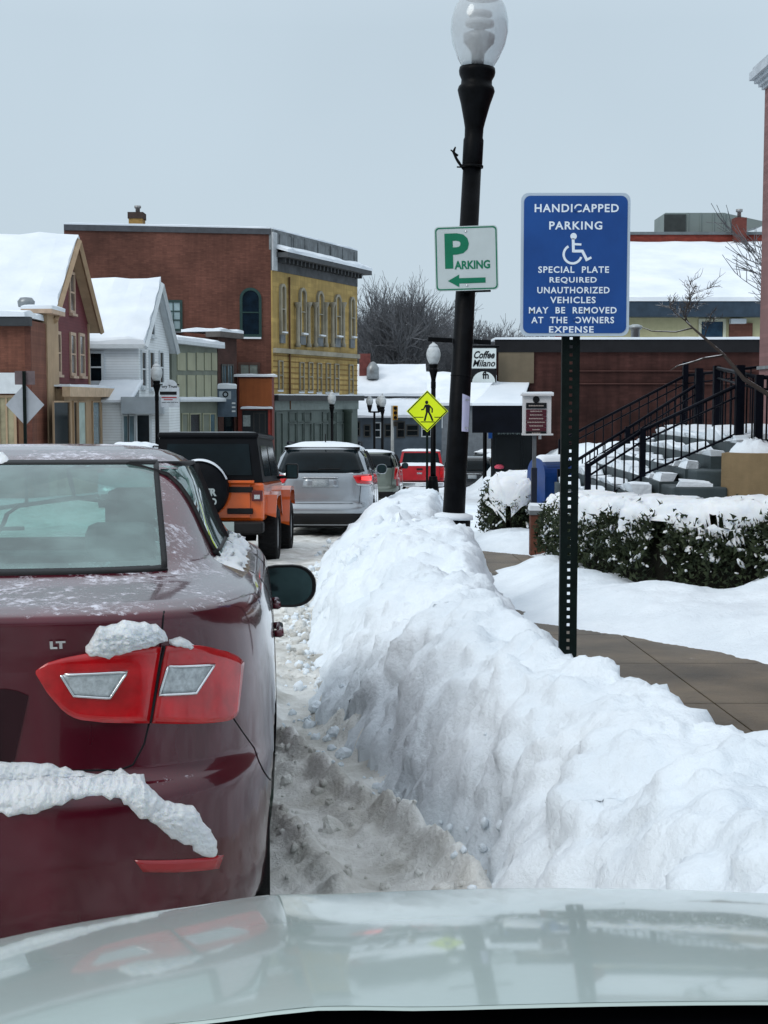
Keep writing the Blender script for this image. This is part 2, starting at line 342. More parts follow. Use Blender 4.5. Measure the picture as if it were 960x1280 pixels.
displaced(BF, fr(-1.15, 2.7, .06), fr(15.0, 62, .09), mbk)
tag(mbk.build('snow_bank', SNOW), kind='structure')

# snow on the right lawn, partly over the sidewalk
XE = [(2, 3.2), (7, 2.85), (8.9, 2.46), (10.6, 1.62), (11.4, 1.1), (15, .95), (16.6, 1.3), (17.6, 1.95), (19.3, 1.95), (20.6, 1.1), (23, 1.2), (27, .9), (37, 1.2), (60, 1.5)]
def lawn_z(x, y):
    d = x - tab(XE, y) - .12 * nz(x, y, 3, 1.7) - .05 * nz(x, y, 3, 6)
    h = .15 - .05 + .22 * sm(d / .9) + (.05 if d > 0 else 0) * sm(d / .08)
    if d > 0: h += sm(d / .5) * (.09 * fbm(x, y, 9, .9, 3) + .02 * fbm(x, y, 2, 5, 3))
    h += sm((x - 2.6) / 2.2) * sm((y - 20.6) / 1.2) * 1.45
    h += .25 * sm((x - 2.7) / 1.0) * sm((14 - y) / 2)
    return g(y) + h
mbk = MB(); xs = [.85 + .045 * i for i in range(150)]; ys = [3 + .055 * i for i in range(420)]
mbk.add([(x, y, lawn_z(x, y)) for y in ys for x in xs], [(j * 150 + i, j * 150 + i + 1, (j + 1) * 150 + i + 1, (j + 1) * 150 + i) for j in range(419) for i in range(149)], True)
xs = [.85 + .2 * i for i in range(90)]; ys = [26 + .3 * i for i in range(120)]
mbk.add([(x, y, lawn_z(x, y)) for y in ys for x in xs], [(j * 90 + i, j * 90 + i + 1, (j + 1) * 90 + i + 1, (j + 1) * 90 + i) for j in range(119) for i in range(89)], True)
tag(mbk.build('snow_lawn', SNOW), kind='structure')

# wooded slopes far ahead, plus an added one behind the camera
mbk = MB()
def hill(u, v):
    x = lerp(-260, 420, u); y = lerp(150, 420, v); return (x, y, g(150) - .5 + sm(v * 1.3) * (17 + 5 * nz(x, 0, 0, .02) + 4 * nz(x, 5, 0, .06)))
mbk.grid(60, 24, hill)
mbk.grid(60, 14, lambda u, v: (lerp(-170, 170, u), -38 - 90 * v - 10 * nz(u * 6, 1), g(-30) - .5 + sm(v * 1.5) * (17 + 5 * nz(u * 9, 3) + 3 * nz(u * 30, 8))))  # unseen slope, added to darken reflections and cut some sky light
tag(mbk.build('hills_and_rear_blocker', mat('wooded_hill', (.06, .065, .07), .9, var=.5, scale=.25, bump=1, bscale=2, col2=(.20, .215, .23))), kind='structure')

# ------------------------------------------------------------------ buildings
class Facade:
    """vertical plane through two plan points; u along it, d out of it (towards the street)"""
    def __init__(s, A, B, ref=(0, 0)):
        s.A = Vector((A[0], A[1], 0)); s.B = Vector((B[0], B[1], 0)); s.t = (s.B - s.A).normalized(); s.L = (s.B - s.A).length
        s.n = Vector((s.t.y, -s.t.x, 0))
        if s.n.dot(Vector((ref[0], ref[1], 0)) - s.A) < 0: s.n = -s.n
        s.ang = math.atan2(s.t.y, s.t.x)
    def pt(s, u, z, d=0): return Vector((s.A.x, s.A.y, 0)) + s.t * u + s.n * d + Vector((0, 0, z))
    def px(s, px, py, d=0):
        r = ray(px, py); A = s.A + s.n * d; k = (A - Vector((0, 0, 0))).dot(s.n) / Vector((r.x, r.y, 0)).dot(s.n)
        P = CAM + r * k; return ((P - s.A).dot(s.t), P.z)
    def rect(s, x0, y0, x1, y1, d=0):
        u0 = s.px(x0, (y0 + y1) / 2, d)[0]; u1 = s.px(x1, (y0 + y1) / 2, d)[0]; xm = (x0 + x1) / 2
        za = s.px(xm, y1, d)[1]; zb = s.px(xm, y0, d)[1]
        return min(u0, u1), max(u0, u1), za, zb
def fbox(mb, f, r, d0, d1):
    u0, u1, z0, z1 = r; return mb.prism([(u0, z0), (u1, z0), (u1, z1), (u0, z1)], f.pt, d0, d1)
def part_box(name, f, r, d0, d1, m, parent): mb = MB(); fbox(mb, f, r, d0, d1); return mb.build(name, m, parent, world=True)
def window(f, r, parent, fm, gm, fw=.09, bars=(0, 1), arch=False, sill=None, proud=.07, name='window'):
    u0, u1, z0, z1 = r; w = u1 - u0
    def outline(k):
        a, b, c_, d_ = u0 - k, u1 + k, z0 - k, z1 + k
        if not arch: return [(a, c_), (b, c_), (b, d_), (a, d_)]
        rr = (b - a) / 2; cz = d_ - rr; n = 10
        return [(a, c_), (b, c_)] + [((a + b) / 2 + rr * math.cos(math.pi * i / n), cz + rr * math.sin(math.pi * i / n)) for i in range(n + 1)]
    mb = MB(); mb.ring(outline(fw), outline(0), f.pt, 0, proud)
    if bars[0] or bars[1]:
        for i in range(bars[0]): uu = u0 + w * (i + 1) / (bars[0] + 1); fbox(mb, f, (uu - .03, uu + .03, z0, z1 - (w / 2 if arch else 0)), .02, proud - .015)
        for i in range(bars[1]): zz = z0 + (z1 - z0) * (i + 1) / (bars[1] + 1); fbox(mb, f, (u0, u1, zz - .035, zz + .035), .02, proud - .01)
    o = mb.build(name, fm, parent, world=True)
    pb = MB(); pb.prism(outline(-.004), f.pt, -.01, .018); pb.build('pane', gm, o, world=True)
    if sill:
        sb = MB(); fbox(sb, f, (u0 - .12, u1 + .12, z0 - fw - .10, z0 - fw), 0, .16); sb.build('sill', sill, o, world=True)
    return o
def footprint_wall(name, pts, z0, z1, m, parent):
    mb = MB(); mb.prism(pts, lambda u, v, d: Vector((u, v, d)), z0, z1); return mb.build(name, m, parent, world=True)
def snow_slab(mb, pts, th=.2, jag=.06, sub=8):
    """quad of four 3D points (a,b,c,d) thickened upwards with a slightly uneven top and edge"""
    a, b, c_, d_ = [Vector(p) for p in pts]; n = sub * 3; m = sub
    def top(i, j, k):
        u, v = i / n, j / m; P = (a.lerp(b, u)).lerp(d_.lerp(c_, u), v)
        if k:
            e = min(1, min(i, n - i, j, m - j)); P = P + Vector((0, 0, th * (.75 + .25 * e) + jag * nz(P.x, P.y, P.z, 1.1)))
            P += Vector((jag * nz(P.x, P.z, 1, 2) * .7, jag * nz(P.y, P.z, 5, 2) * .7, 0)) * (1 - e)
        return P
    vs = [top(i, j, k) for k in (0, 1) for j in range(m + 1) for i in range(n + 1)]; N = (n + 1) * (m + 1); W_ = n + 1
    fs = [(j * W_ + i, j * W_ + i + 1, (j + 1) * W_ + i + 1, (j + 1) * W_ + i) for j in range(m) for i in range(n)]
    fs2 = [tuple(q + N for q in f) for f in fs]
    bd = [(i, 0) for i in range(n)] + [(n, j) for j in range(m)] + [(n - i, m) for i in range(n)] + [(0, m - j) for j in range(m)]
    idx = [j * W_ + i for i, j in bd]; sd = [(idx[k], idx[(k + 1) % len(idx)], idx[(k + 1) % len(idx)] + N, idx[k] + N) for k in range(len(idx))]
    mb.add(vs, fs + fs2 + sd, False); return mb

# --- left: brick shop at the frame's edge
BRICKP = mat('painted_brick', (.22, .085, .055), .75, var=.25, scale=.7, brick=(0, .24), streak=.25)
TAN = mat('tan_paint', (.42, .30, .19), .7, var=.12, scale=1.2, streak=.12)
MAROON = mat('maroon_clapboard', (.13, .028, .034), .7, var=.15, scale=.8, siding=2.4)
CREAMGL = mat('pale_green_blind', (.36, .45, .42), .6, var=.2, scale=1.5)
r = thing('brick_shop', 'orange brown brick shop at the left edge with blank white sign band', 'shop', (-16, 50, g(50)))
f = Facade((-30, 50), (X(40, 50), 50)); zt = Z(400, 50)
footprint_wall('wall', [(-30, 50), (X(40, 50), 50), (X(40, 50), 53.2), (-30, 53.2)], g(50) - .5, zt, BRICKP, r)
mb = MB(); snow_slab(mb, [(-30, 49.6, zt + .1), (X(38, 50), 49.6, zt + .1), (X(38, 50), 53.2, zt + .1), (-30, 53.2, zt + .1)], .28, .1); mb.build('roof_snow', ROOFSNOW, r, world=True)
part_box('cornice', f, (8, f.L + .1, zt - .22, zt + .1), 0, .35, mat('dark_slate_trim', (.035, .04, .045), .6), r)
part_box('sign_band', f, f.rect(-40, 466, 29, 492), 0, .18, WHITETRIM, r)
window(f, f.rect(-10, 497, 18, 560), r, TAN, mat('shop_blind', (.30, .27, .17), .6, var=.3, scale=2), bars=(2, 0))
part_box('door', f, f.rect(24, 496, 34, 590), 0, .06, mat('shop_door_paint', (.14, .075, .04), .5), r)
part_box('corner_pilaster', f, f.rect(33, 402, 40.5, 600), 0, .08, mat('dark_brick_pier', (.13, .05, .035), .8, brick=(0, .24)), r)

# --- left: maroon gabled house
YA, YB = 54, 62; xa, xb = X(60, YA), X(113, YB)
r = thing('gabled_house', 'maroon clapboard house with tan trim, steep snowy gable roof and glazed shop front', 'house', (xa - 3, 57, g(57)))
f = Facade((xa, YA), (xb, YB)); ze = Z(388, YA) - .1; zr = Z(300, 58) - .1; zg = g(58) - .5; nx = -12.0
ymid = (YA + YB) / 2
mb = MB(); xm = (xa + xb) / 2
vs = []
for x_ in (0, nx):
    vs += [(xa + x_, YA, zg), (xb + x_, YB, zg), (xb + x_, YB, ze), (xm + x_, ymid, zr), (xa + x_, YA, ze)]
mb.add(vs, [(0, 1, 2, 3, 4), (9, 8, 7, 6, 5), (0, 4, 9, 5), (1, 6, 7, 2), (2, 7, 8, 3), (4, 3, 8, 9)]); mb.build('wall', MAROON, r, world=True)
def gable_roof(r, xa, xb, YA, YB, ze, zr, nx, over, eave, snow_th, trim, snowm, soffit):
    ymid = (YA + YB) / 2; xm = (xa + xb) / 2; sl = (zr - ze) / (ymid - YA)
    q1 = [(xa + over, YA - eave, ze - eave * sl), (xm + over, ymid, zr), (xm + nx, ymid, zr), (xa + nx, YA - eave, ze - eave * sl)]
    q2 = [(xb + over, YB + eave, ze - eave * sl), (xm + over, ymid, zr), (xm + nx, ymid, zr), (xb + nx, YB + eave, ze - eave * sl)]
    mb = MB()
    for q in (q1, q2):
        vs = [Vector(p) + Vector((0, 0, k)) for k in (.02, .20) for p in q]; mb.add(vs, [(3, 2, 1, 0), (4, 5, 6, 7), (0, 1, 5, 4), (1, 2, 6, 5), (2, 3, 7, 6), (3, 0, 4, 7)])
    ro = mb.build('roof', soffit, r, world=True)
    mb = MB()
    for q in (q1, q2):
        a, b = Vector(q[0]), Vector(q[1]); mb.tube([a + Vector((.03, 0, .06)), b + Vector((.03, 0, .06))], .13, 4, sm_=False)
    mb.build('verge_board', trim, ro, world=True)
    mb = MB()
    for q in (q1, q2): snow_slab(mb, [Vector(p) + Vector((-.02 if i < 2 else 0, 0, .205)) for i, p in enumerate(q)], snow_th, .16, 16)
    mb.build('roof_snow', snowm, ro, world=True)
    return ro
rf = gable_roof(r, xa, xb, YA, YB, ze, zr, nx, .45, .50, .22, TAN, ROOFSNOW, TAN)
WTAN = mat('tan_window_trim', (.46, .34, .25), .6)
for rr in ((270, 704, 300, 905), (347, 710, 375, 912), (391, 714, 420, 914), (342, 405, 370, 600)):
    q = [v / 4 for v in rr]; window(f, f.rect(q[0] + 1, 240 + q[1] + 2, q[2] - 1, 240 + q[3] - 2), r, WTAN, mat('dim_pane', (.10, .085, .08), .15, var=.5, scale=1.5) if rr[0] == 270 else bpy.data.materials['dim_pane'], fw=.13, sill=WTAN)
part_box('corner_board', f, (0, .22, Z(484, YA), ze), 0, .06, TAN, r)
part_box('corner_board', f, (f.L - .2, f.L, Z(484, YA), ze), 0, .06, TAN, r)
# projecting shop front
f2 = Facade((xa + .75, YA - .4), (xb + .75, YB + .1)); zs = Z(486, YA)
mb = MB(); mb.prism([(xa - 1, YA - .4), (xa + .75, YA - .4), (xb + .75, YB + .1), (xb - 1, YB + .1)], lambda u, v, d: Vector((u, v, d)), zg, zs); mb.build('shop_front', TAN, r, world=True)
part_box('cornice', f2, (-.3, f2.L + .3, zs - .30, zs + .08), 0, .30, mat('tan_cornice', (.50, .37, .25), .6), r)
mb = MB(); snow_slab(mb, [f2.pt(-.3, zs + .08, .3), f2.pt(f2.L + .3, zs + .08, .3), f2.pt(f2.L + .3, zs + .08, -.6), f2.pt(-.3, zs + .08, -.6)], .10, .05); mb.build('ledge_snow', ROOFSNOW, r, world=True)
for a, b, m_ in ((66, 86, DARKGLASS), (91, 95, DARKGLASS), (97, 106, CREAMGL), (115, 124, BLUEGLASS)):
    window(f2, f2.rect(a, 503, b, 562), r, TAN, m_, fw=.06, bars=(0, 0), name='shop_window')
fl = Facade((xa - 1, YA - .4), (xa + .75, YA - .4)); window(fl, fl.rect(47, 505, 55, 565), r, TAN, mat('brown_door', (.13, .07, .04), .5), bars=(0, 1), name='door')
# side bay with a flat panel painted as inner shade, and a snow cap
mb = MB(); X0, X1 = X(40.5, 52.4), X(62, 52.4); zt = Z(392, 52.4)
f3 = Facade((X0, 52.4), (X1, 52.4)); bay = footprint_wall('side_bay', [(X0, 52.4), (X1, 52.4), (X1, 54.2), (X0, 54.2)], zg, zt, TAN, r)
part_box('opening_shade_panel', f3, f3.rect(41.5, 408, 51.5, 480), 0, .03, mat('opening_shade', (.02, .008, .008), .7), bay)  # flat panel standing proud, inner shade put into its colour
part_box('cap', f3, (-.25, f3.L + .25, zt, zt + .16), -1.9, .3, WTAN, bay)
mb = MB(); snow_slab(mb, [f3.pt(-.25, zt + .16, .3), f3.pt(f3.L + .25, zt + .16, .3), f3.pt(f3.L + .25, zt + .16, -1.9), f3.pt(-.25, zt + .16, -1.9)], .16, .05); mb.build('cap_snow', ROOFSNOW, bay, world=True)
mb = MB(); p = W(33, 389, 53); mb.lathe([(.12, -.3), (.12, .12), (.30, .16), (.33, .36), (.22, .50), (.05, .52)], 14, c=p); v_ = mb.build('roof_vent', mat('galvanised_vent', (.25, .27, .28), .4, metal=.6, snow=2.0), r, world=True)

# --- left: white clapboard house
YA, YB = 64.0, 70.5; xa, xb = X(175, YA), X(213, YB)
WCLAP = mat('white_clapboard', (.70, .75, .78), .7, var=.08, scale=.8, siding=2.6)
WTRIM2 = mat('white_house_trim', (.55, .60, .63), .6, var=.06)
r = thing('white_house', 'white clapboard house with snow covered gable roof between the maroon house and the cream building', 'house', (xa - 3, 66, g(66)))
f = Facade((xa, YA), (xb, YB)); ze = Z(428, YA); zr = Z(357, 67.2); zg = g(67) - .5; ymid = (YA + YB) / 2; xm = (xa + xb) / 2; nx = -11
mb = MB(); vs = []
for x_ in (0, nx): vs += [(xa + x_, YA, zg), (xb + x_, YB, zg), (xb + x_, YB, ze), (xm + x_, ymid, zr), (xa + x_, YA, ze)]
mb.add(vs, [(0, 1, 2, 3, 4), (9, 8, 7, 6, 5), (0, 4, 9, 5), (1, 6, 7, 2), (2, 7, 8, 3), (4, 3, 8, 9)]); mb.build('wall', WCLAP, r, world=True)
gable_roof(r, xa, xb, YA, YB, ze, zr, nx, .35, .35, .22, WTRIM2, ROOFSNOW, WTRIM2)
for q in ((176.5, 441, 181, 482), (186.5, 441, 191.5, 484), (199, 441, 203, 478), (187.5, 392, 191.5, 418)): window(f, f.rect(*q), r, WTRIM2, DARKGLASS, fw=.1, sill=WTRIM2)
fs_ = Facade((xa - 9, YA), (xa, YA)); window(fs_, fs_.rect(113.5, 442, 127, 476), r, WTRIM2, DARKGLASS, fw=.12, sill=WTRIM2)
xl_, xr_, Ym = X(112, 61), X(212, 61), 61.0
fa = Facade((xl_, Ym), (xr_, Ym)); zt = Z(503, Ym)
mb = MB(); mb.prism([(xl_, Ym), (xr_, Ym), (xr_, 64.2), (xl_, 64.2)], lambda u, v, d: Vector((u, v, d)), zg, zt); ann = mb.build('front_annex', WCLAP, r, world=True)
mb = MB(); snow_slab(mb, [fa.pt(0, zt, .25), fa.pt(fa.rect(158, 0, 160, 10)[0], zt, .25), fa.pt(fa.rect(158, 0, 160, 10)[0], zt + .9, -2.9), fa.pt(0, zt + .9, -2.9)], .15, .05); mb.build('annex_snow', ROOFSNOW, ann, world=True)
part_box('dark_flashing', fs_, fs_.rect(131, 487, 168, 493), 0, .3, mat('dark_flashing', (.03, .045, .05), .6), ann)
part_box('entablature', fa, fa.rect(153, 496, 205, 517), 0, .35, mat('grey_entablature', (.36, .41, .45), .6, var=.12, scale=1.5), ann)
for q in ((155, 520, 160, 553), (162, 520, 168, 553)): window(fa, fa.rect(*q), ann, WTRIM2, BLUEGLASS, fw=.06, bars=(0, 0), name='shop_window')
d_ = window(fa, fa.rect(172, 519, 187, 575), ann, WTRIM2, DARKGLASS, fw=.1, bars=(0, 0), name='door')

# --- left: cream panelled building
A_, B_ = (X(216, 71), 71), (X(272.5, 78), 78); f = Facade(A_, B_)
SAGE = mat('sage_green_paint', (.175, .20, .165), .7, var=.15, scale=1, streak=.1); CREAM = mat('cream_panel', (.34, .35, .25), .7, var=.12, scale=.7, streak=.1)
r = thing('panelled_building', 'low sage green building with two rows of cream panels beside the white house', 'building', (A_[0] - 2, 75, g(75)))
zt = Z(428, 71); bk = [(B_[0] - 9, B_[1] + 1), (A_[0] - 9, A_[1] + 1)]
footprint_wall('wall', [A_, B_] + bk, g(75) - .6, zt, SAGE, r)
mb = MB(); snow_slab(mb, [f.pt(-.2, zt + .12, .4), f.pt(f.L + .2, zt + .12, .4), f.pt(f.L, zt + .9, -6), f.pt(0, zt + .9, -6)], .22, .08); mb.build('roof_snow', ROOFSNOW, r, world=True)
part_box('eaves', f, (-.2, f.L + .2, zt - .05, zt + .12), 0, .4, WTRIM2, r)
xs_ = [221, 231, 233.5, 243, 245, 253.5, 255, 262.5, 264, 270.5]
for k in range(5):
    for y0, y1 in ((441, 463), (469, 497)): part_box('panel', f, f.rect(xs_[2 * k], y0, xs_[2 * k + 1], y1), 0, .05, CREAM, r)
part_box('ledge', f, f.rect(214, 499.5, 273.5, 502), 0, .5, WTRIM2, r)
mb = MB(); q = f.rect(214, 499.5, 273.5, 502); snow_slab(mb, [f.pt(q[0], q[3], .5), f.pt(q[1], q[3], .5), f.pt(q[1], q[3] + .05, 0), f.pt(q[0], q[3] + .05, 0)], .1, .04); mb.build('ledge_snow', ROOFSNOW, r, world=True)
for a, b, m_ in ((219, 223, SAGE), (227, 234, SAGE), (237, 249, DARKGLASS), (253, 261, SAGE), (262, 268, BLUEGLASS)): window(f, f.rect(a, 518, b, 550), r, CREAM, m_, fw=.07, bars=(0, 0), name='shop_window')

# --- left: narrow dark brick building with its snowy cap
DKBRICK = mat('dark_brown_brick', (.075, .035, .028), .8, var=.3, scale=.8, brick=(R(60), .24))
A_, B_ = (X(273.5, 78.4), 78.4), (X(297, 80.8), 80.8); f = Facade(A_, B_)
r = thing('narrow_brick_building', 'narrow dark brown brick building with tall boarded windows beside the cream panels', 'building', (A_[0], 80, g(80)))
zt = Z(422, 79); footprint_wall('wall', [A_, B_, (B_[0] - 5, B_[1] - .2), (A_[0] - 5, A_[1] + .6)], g(80) - .6, zt, DKBRICK, r)
part_box('cornice', f, (-.5, f.L + .1, zt, zt + .3), -.5, .4, mat('weathered_cornice', (.10, .09, .085), .8), r)
mb = MB(); snow_slab(mb, [f.pt(-.5, zt + .3, .4), f.pt(f.L + .1, zt + .3, .4), f.pt(f.L + .1, zt + .3, -2), f.pt(-.5, zt + .3, -2)], .2, .1); mb.build('roof_snow', ROOFSNOW, r, world=True)
for q in ((277, 457, 282, 482), (284, 457, 290, 482)): window(f, f.rect(*q), r, mat('grey_shutter_frame', (.07, .07, .065), .7), BLUEGLASS, fw=.08, bars=(1, 0), sill=ROOFSNOW)
part_box('door', f, f.rect(280, 521, 292, 560), 0, .05, DARKGLASS, r)
pp = W(284, 501, 78.0)
t = thing('hanging_shop_sign', 'blue grey projecting shop board with round emblem on pale top band', 'sign', pp)
w_ = .049 * 11; fsg = Facade((X(272, 78.0), 78.0), (X(296, 78.0), 78.0))
part_box('board', fsg, fsg.rect(272, 486, 295.5, 521), -.06, .06, mat('slate_blue_board', (.085, .12, .16), .6), t)
part_box('top_band', fsg, fsg.rect(274, 489, 289, 499), .06, .08, mat('pale_blue_band', (.33, .38, .42), .6), t)
mb = MB(); c0 = fsg.px(282, 493); mb.ring([(c0[0] + .17 * math.cos(k * .5236), c0[1] + .17 * math.sin(k * .5236)) for k in range(12)], [(c0[0] + .1 * math.cos(k * .5236), c0[1] + .1 * math.sin(k * .5236)) for k in range(12)], fsg.pt, .08, .095); mb.build('emblem', INK, t, world=True)
for yy in (503, 508, 513): mb = MB(); fbox(mb, fsg, fsg.rect(290, yy, 294.5, yy + 2), .06, .075); mb.build('pale_mark', PLATE, t, world=True)
q = fsg.rect(272, 483, 295.5, 486); mb = MB(); snow_slab(mb, [fsg.pt(q[0], q[2], .1), fsg.pt(q[1], q[2], .1), fsg.pt(q[1], q[2], -.1), fsg.pt(q[0], q[2], -.1)], .22, .16); mb.build('snow_cap', ROOFSNOW, t, world=True)

# --- big brick side wall and yellow corner front
E_, C_, D_ = (X(85, 81), 81), (X(340, 83), 83), (X(445, 95), 95)
fw_, ff = Facade(E_, C_), Facade(C_, D_)
REDBRICK = mat('old_red_brick', (.155, .064, .046), .85, var=.35, scale=.35, brick=(fw_.ang, .30), streak=.16)
YELLOW = mat('ochre_yellow_brick', (.52, .365, .125), .75, var=.2, scale=.5, brick=(ff.ang, .9), streak=.2)
STONE = mat('weathered_grey_stone', (.20, .22, .23), .8, var=.35, scale=1.1, streak=.3)
STONE2 = mat('pale_sandstone', (.30, .28, .22), .8, var=.25, scale=1.1)
GREYGREEN = mat('grey_green_shopfront', (.10, .13, .12), .6, var=.2, scale=.8, streak=.15)
r = thing('corner_block', 'three storey block with big red brick side wall and ochre yellow arched front', 'building', (C_[0], C_[1], g(83)))
zt = Z(287, 83); zg = g(85) - .6
back = [(D_[0] - 8, D_[1] + 7), (E_[0], E_[1] + 20)]
footprint_wall('brick_wall', [E_, C_, (D_[0] - .25, D_[1]), back[0], back[1]], zg, zt, REDBRICK, r)
part_box('yellow_front', ff, (0, ff.L, Z(495, 83), Z(338, 83)), 0, .10, YELLOW, r)
part_box('frieze', ff, (0, ff.L, Z(338, 83) + .002, Z(312, 83)), 0, .14, mat('dark_grey_frieze', (.085, .09, .095), .8, var=.3, scale=1.5), r)
part_box('parapet', ff, (-.05, ff.L + .05, Z(312, 83) + .002, zt + .02), -.4, .12, STONE, r)
part_box('corner_pier', ff, (-.1, .45, Z(338, 83), zt - .15), .12, .22, mat('pale_corner_pier', (.42, .45, .47), .7, var=.15), r)
mb = MB()
for k in range(6):
    u = .9 + k * (ff.L - 1.6) / 6; fbox(mb, ff, (u, u + (ff.L - 1.6) / 6 - .35, Z(308, 83), Z(291, 83)), .12, .18)
for k in range(7): u = .55 + k * (ff.L - 1.1) / 6; fbox(mb, ff, (u - .09, u + .09, Z(310, 83), zt - .1), .12, .21)
mb.build('parapet_panels', STONE, r, world=True)
cor = part_box('cornice', ff, (.35, ff.L + .55, Z(321, 83), Z(315, 83)), .14, .95, mat('dark_cornice', (.07, .075, .08), .7), r)
mb = MB(); n_ = 22
for k in range(n_): u = .7 + k * (ff.L - .6) / n_; fbox(mb, ff, (u, u + .16, Z(327, 83), Z(321, 83) - .002), .14, .6)
mb.build('brackets', bpy.data.materials['dark_cornice'], cor, world=True)
zc = Z(315, 83); mb = MB(); snow_slab(mb, [ff.pt(.3, zc, .98), ff.pt(ff.L + .6, zc, .98), ff.pt(ff.L + .5, zc + .25, .14), ff.pt(.3, zc + .25, .14)], .28, .14); mb.build('ledge_snow', ROOFSNOW, cor, world=True)
mb = MB(); snow_slab(mb, [(E_[0], E_[1] - .1, zt + .05), (C_[0], C_[1] - .1, zt + .05), (C_[0], C_[1] + .5, zt + .05), (E_[0], E_[1] + .5, zt + .05)], .12, .04)
snow_slab(mb, [ff.pt(0, zt + .03, .14), ff.pt(ff.L, zt + .03, .14), ff.pt(ff.L, zt + .03, -.4), ff.pt(0, zt + .03, -.4)], .12, .05); mb.build('parapet_snow', ROOFSNOW, r, world=True)
part_box('coping', fw_, (0, fw_.L, zt - .28, zt + .05), -.4, .09, mat('dark_coping', (.07, .075, .085), .7), r)
for x_, t_, b_, w_ in ((352, 355, 415, 5.5), (377, 360, 417, 7), (399, 364, 419, 7), (421, 368, 420, 7), (439, 371, 421, 5.5)):
    ww = window(ff, ff.rect(x_ - w_ / 2 + 1, t_ + 3, x_ + w_ / 2 - 1, b_, .1), r, STONE2, DARKGLASS, fw=.16, arch=True, bars=(0, 1), proud=.26, name='arched_window')
    q = ff.rect(x_ - w_ / 2, b_ + 2, x_ + w_ / 2, b_ + 14, .1); part_box('apron', ff, q, .1, .22, STONE, ww)
    mb = MB(); q = ff.rect(x_ - w_ / 2 + .5, b_ - .5, x_ + w_ / 2 - .5, b_ + 1.5, .1); snow_slab(mb, [ff.pt(q[0], q[2], .42), ff.pt(q[1], q[2], .42), ff.pt(q[1], q[2], .1), ff.pt(q[0], q[2], .1)], .12, .03, 2); mb.build('sill_snow', ROOFSNOW, ww, world=True)
for x_ in (370.5, 384, 392.5, 405.5, 414, 427.5):
    u, _ = ff.px(x_, 400, .2); z0, z1 = ff.px(x_, 434, .2)[1], ff.px(x_, 378, .2)[1]
    mb = MB(); mb.lathe([(.17, 0), (.17, .2), (.12, .25), (.11, z1 - z0 - .35), (.14, z1 - z0 - .3), (.22, z1 - z0 - .1), (.24, z1 - z0)], 10, c=ff.pt(u, z0, .3)); mb.build('column', STONE2, r, world=True)
zs = Z(437, 83); part_box('string_course', ff, (0, ff.L, zs - .18, zs + .10), .10, .32, STONE2, r)
mb = MB()
for k in range(7): zz = Z(444 + k * 7, 83); fbox(mb, ff, (0, ff.L, zz - .03, zz + .03), .10, .125)
mb.build('brick_bands', mat('dark_ochre_band', (.22, .13, .04), .8), r, world=True)
for x_, t_ in ((350, 452), (376.5, 454), (387.5, 454), (398.5, 455), (409.5, 455), (420, 456), (438, 457)):
    q = ff.rect(x_ - 2.1, t_, x_ + 2.1, t_ + 34, .1); window(ff, q, r, STONE2, DARKGLASS, fw=.07, proud=.2, sill=ROOFSNOW)
zs = Z(495, 83); part_box('shop_cornice', ff, (-.1, ff.L + .3, zs - .28, zs + .05), .0, .5, mat('dark_shop_cornice', (.03, .032, .034), .6), r)
mb = MB(); snow_slab(mb, [ff.pt(-.1, zs + .05, .5), ff.pt(ff.L + .3, zs + .05, .5), ff.pt(ff.L + .3, zs + .06, .1), ff.pt(-.1, zs + .06, .1)], .06, .04); mb.build('shop_cornice_snow', ROOFSNOW, r, world=True)
sf = part_box('shop_front', ff, (0, ff.L, zg, zs - .28), 0, .12, GREYGREEN, r)
part_box('fascia_board', ff, (0, ff.L, Z(513, 83), Z(500.5, 83)), .12, .2, mat('grey_green_fascia', (.17, .21, .20), .6, var=.15), r)
PALEP = mat('pale_papered_glass', (.24, .28, .28), .4, var=.25, scale=1.5)
for a, b, m_ in ((361, 369, PALEP), (371, 378, PALEP), (380, 388, PALEP), (392.5, 400, DARKGLASS), (403, 409, PALEP), (411, 417, BLUEGLASS), (420, 428, PALEP)):
    window(ff, ff.rect(a, 530, b, 580, .12), r, GREYGREEN, m_, fw=.06, bars=(0, 0), proud=.2, name='shop_window')
    if m_ is not DARKGLASS: window(ff, ff.rect(a, 516, b, 526, .12), r, GREYGREEN, mat('transom_blind', (.15, .18, .175), .5, var=.2) if a == 361 else bpy.data.materials['transom_blind'], fw=.05, bars=(0, 0), proud=.19, name='transom')
window(ff, ff.rect(345, 517, 352, 575, .12), r, GREYGREEN, DARKGLASS, bars=(0, 0), proud=.2, name='door')
mb = MB(); c0 = ff.pt(ff.px(436, 530, .4)[0], zg, .25); mb.lathe([(.34, 0), (.34, Z(517, 90) - zg), (.42, Z(516, 90) - zg), (.42, Z(512, 90) - zg)], 12, c=c0); mb.build('corner_column', mat('dark_green_column', (.035, .055, .045), .6), r, world=True)
mb = MB(); u = ff.px(362, 400, .2)[0]; mb.tube([ff.pt(u, Z(343, 83), .2), ff.pt(u, Z(512, 83), .2)], .06, 6); mb.build('downpipe', mat('rust_brown_pipe', (.11, .05, .02), .6), r, world=True)
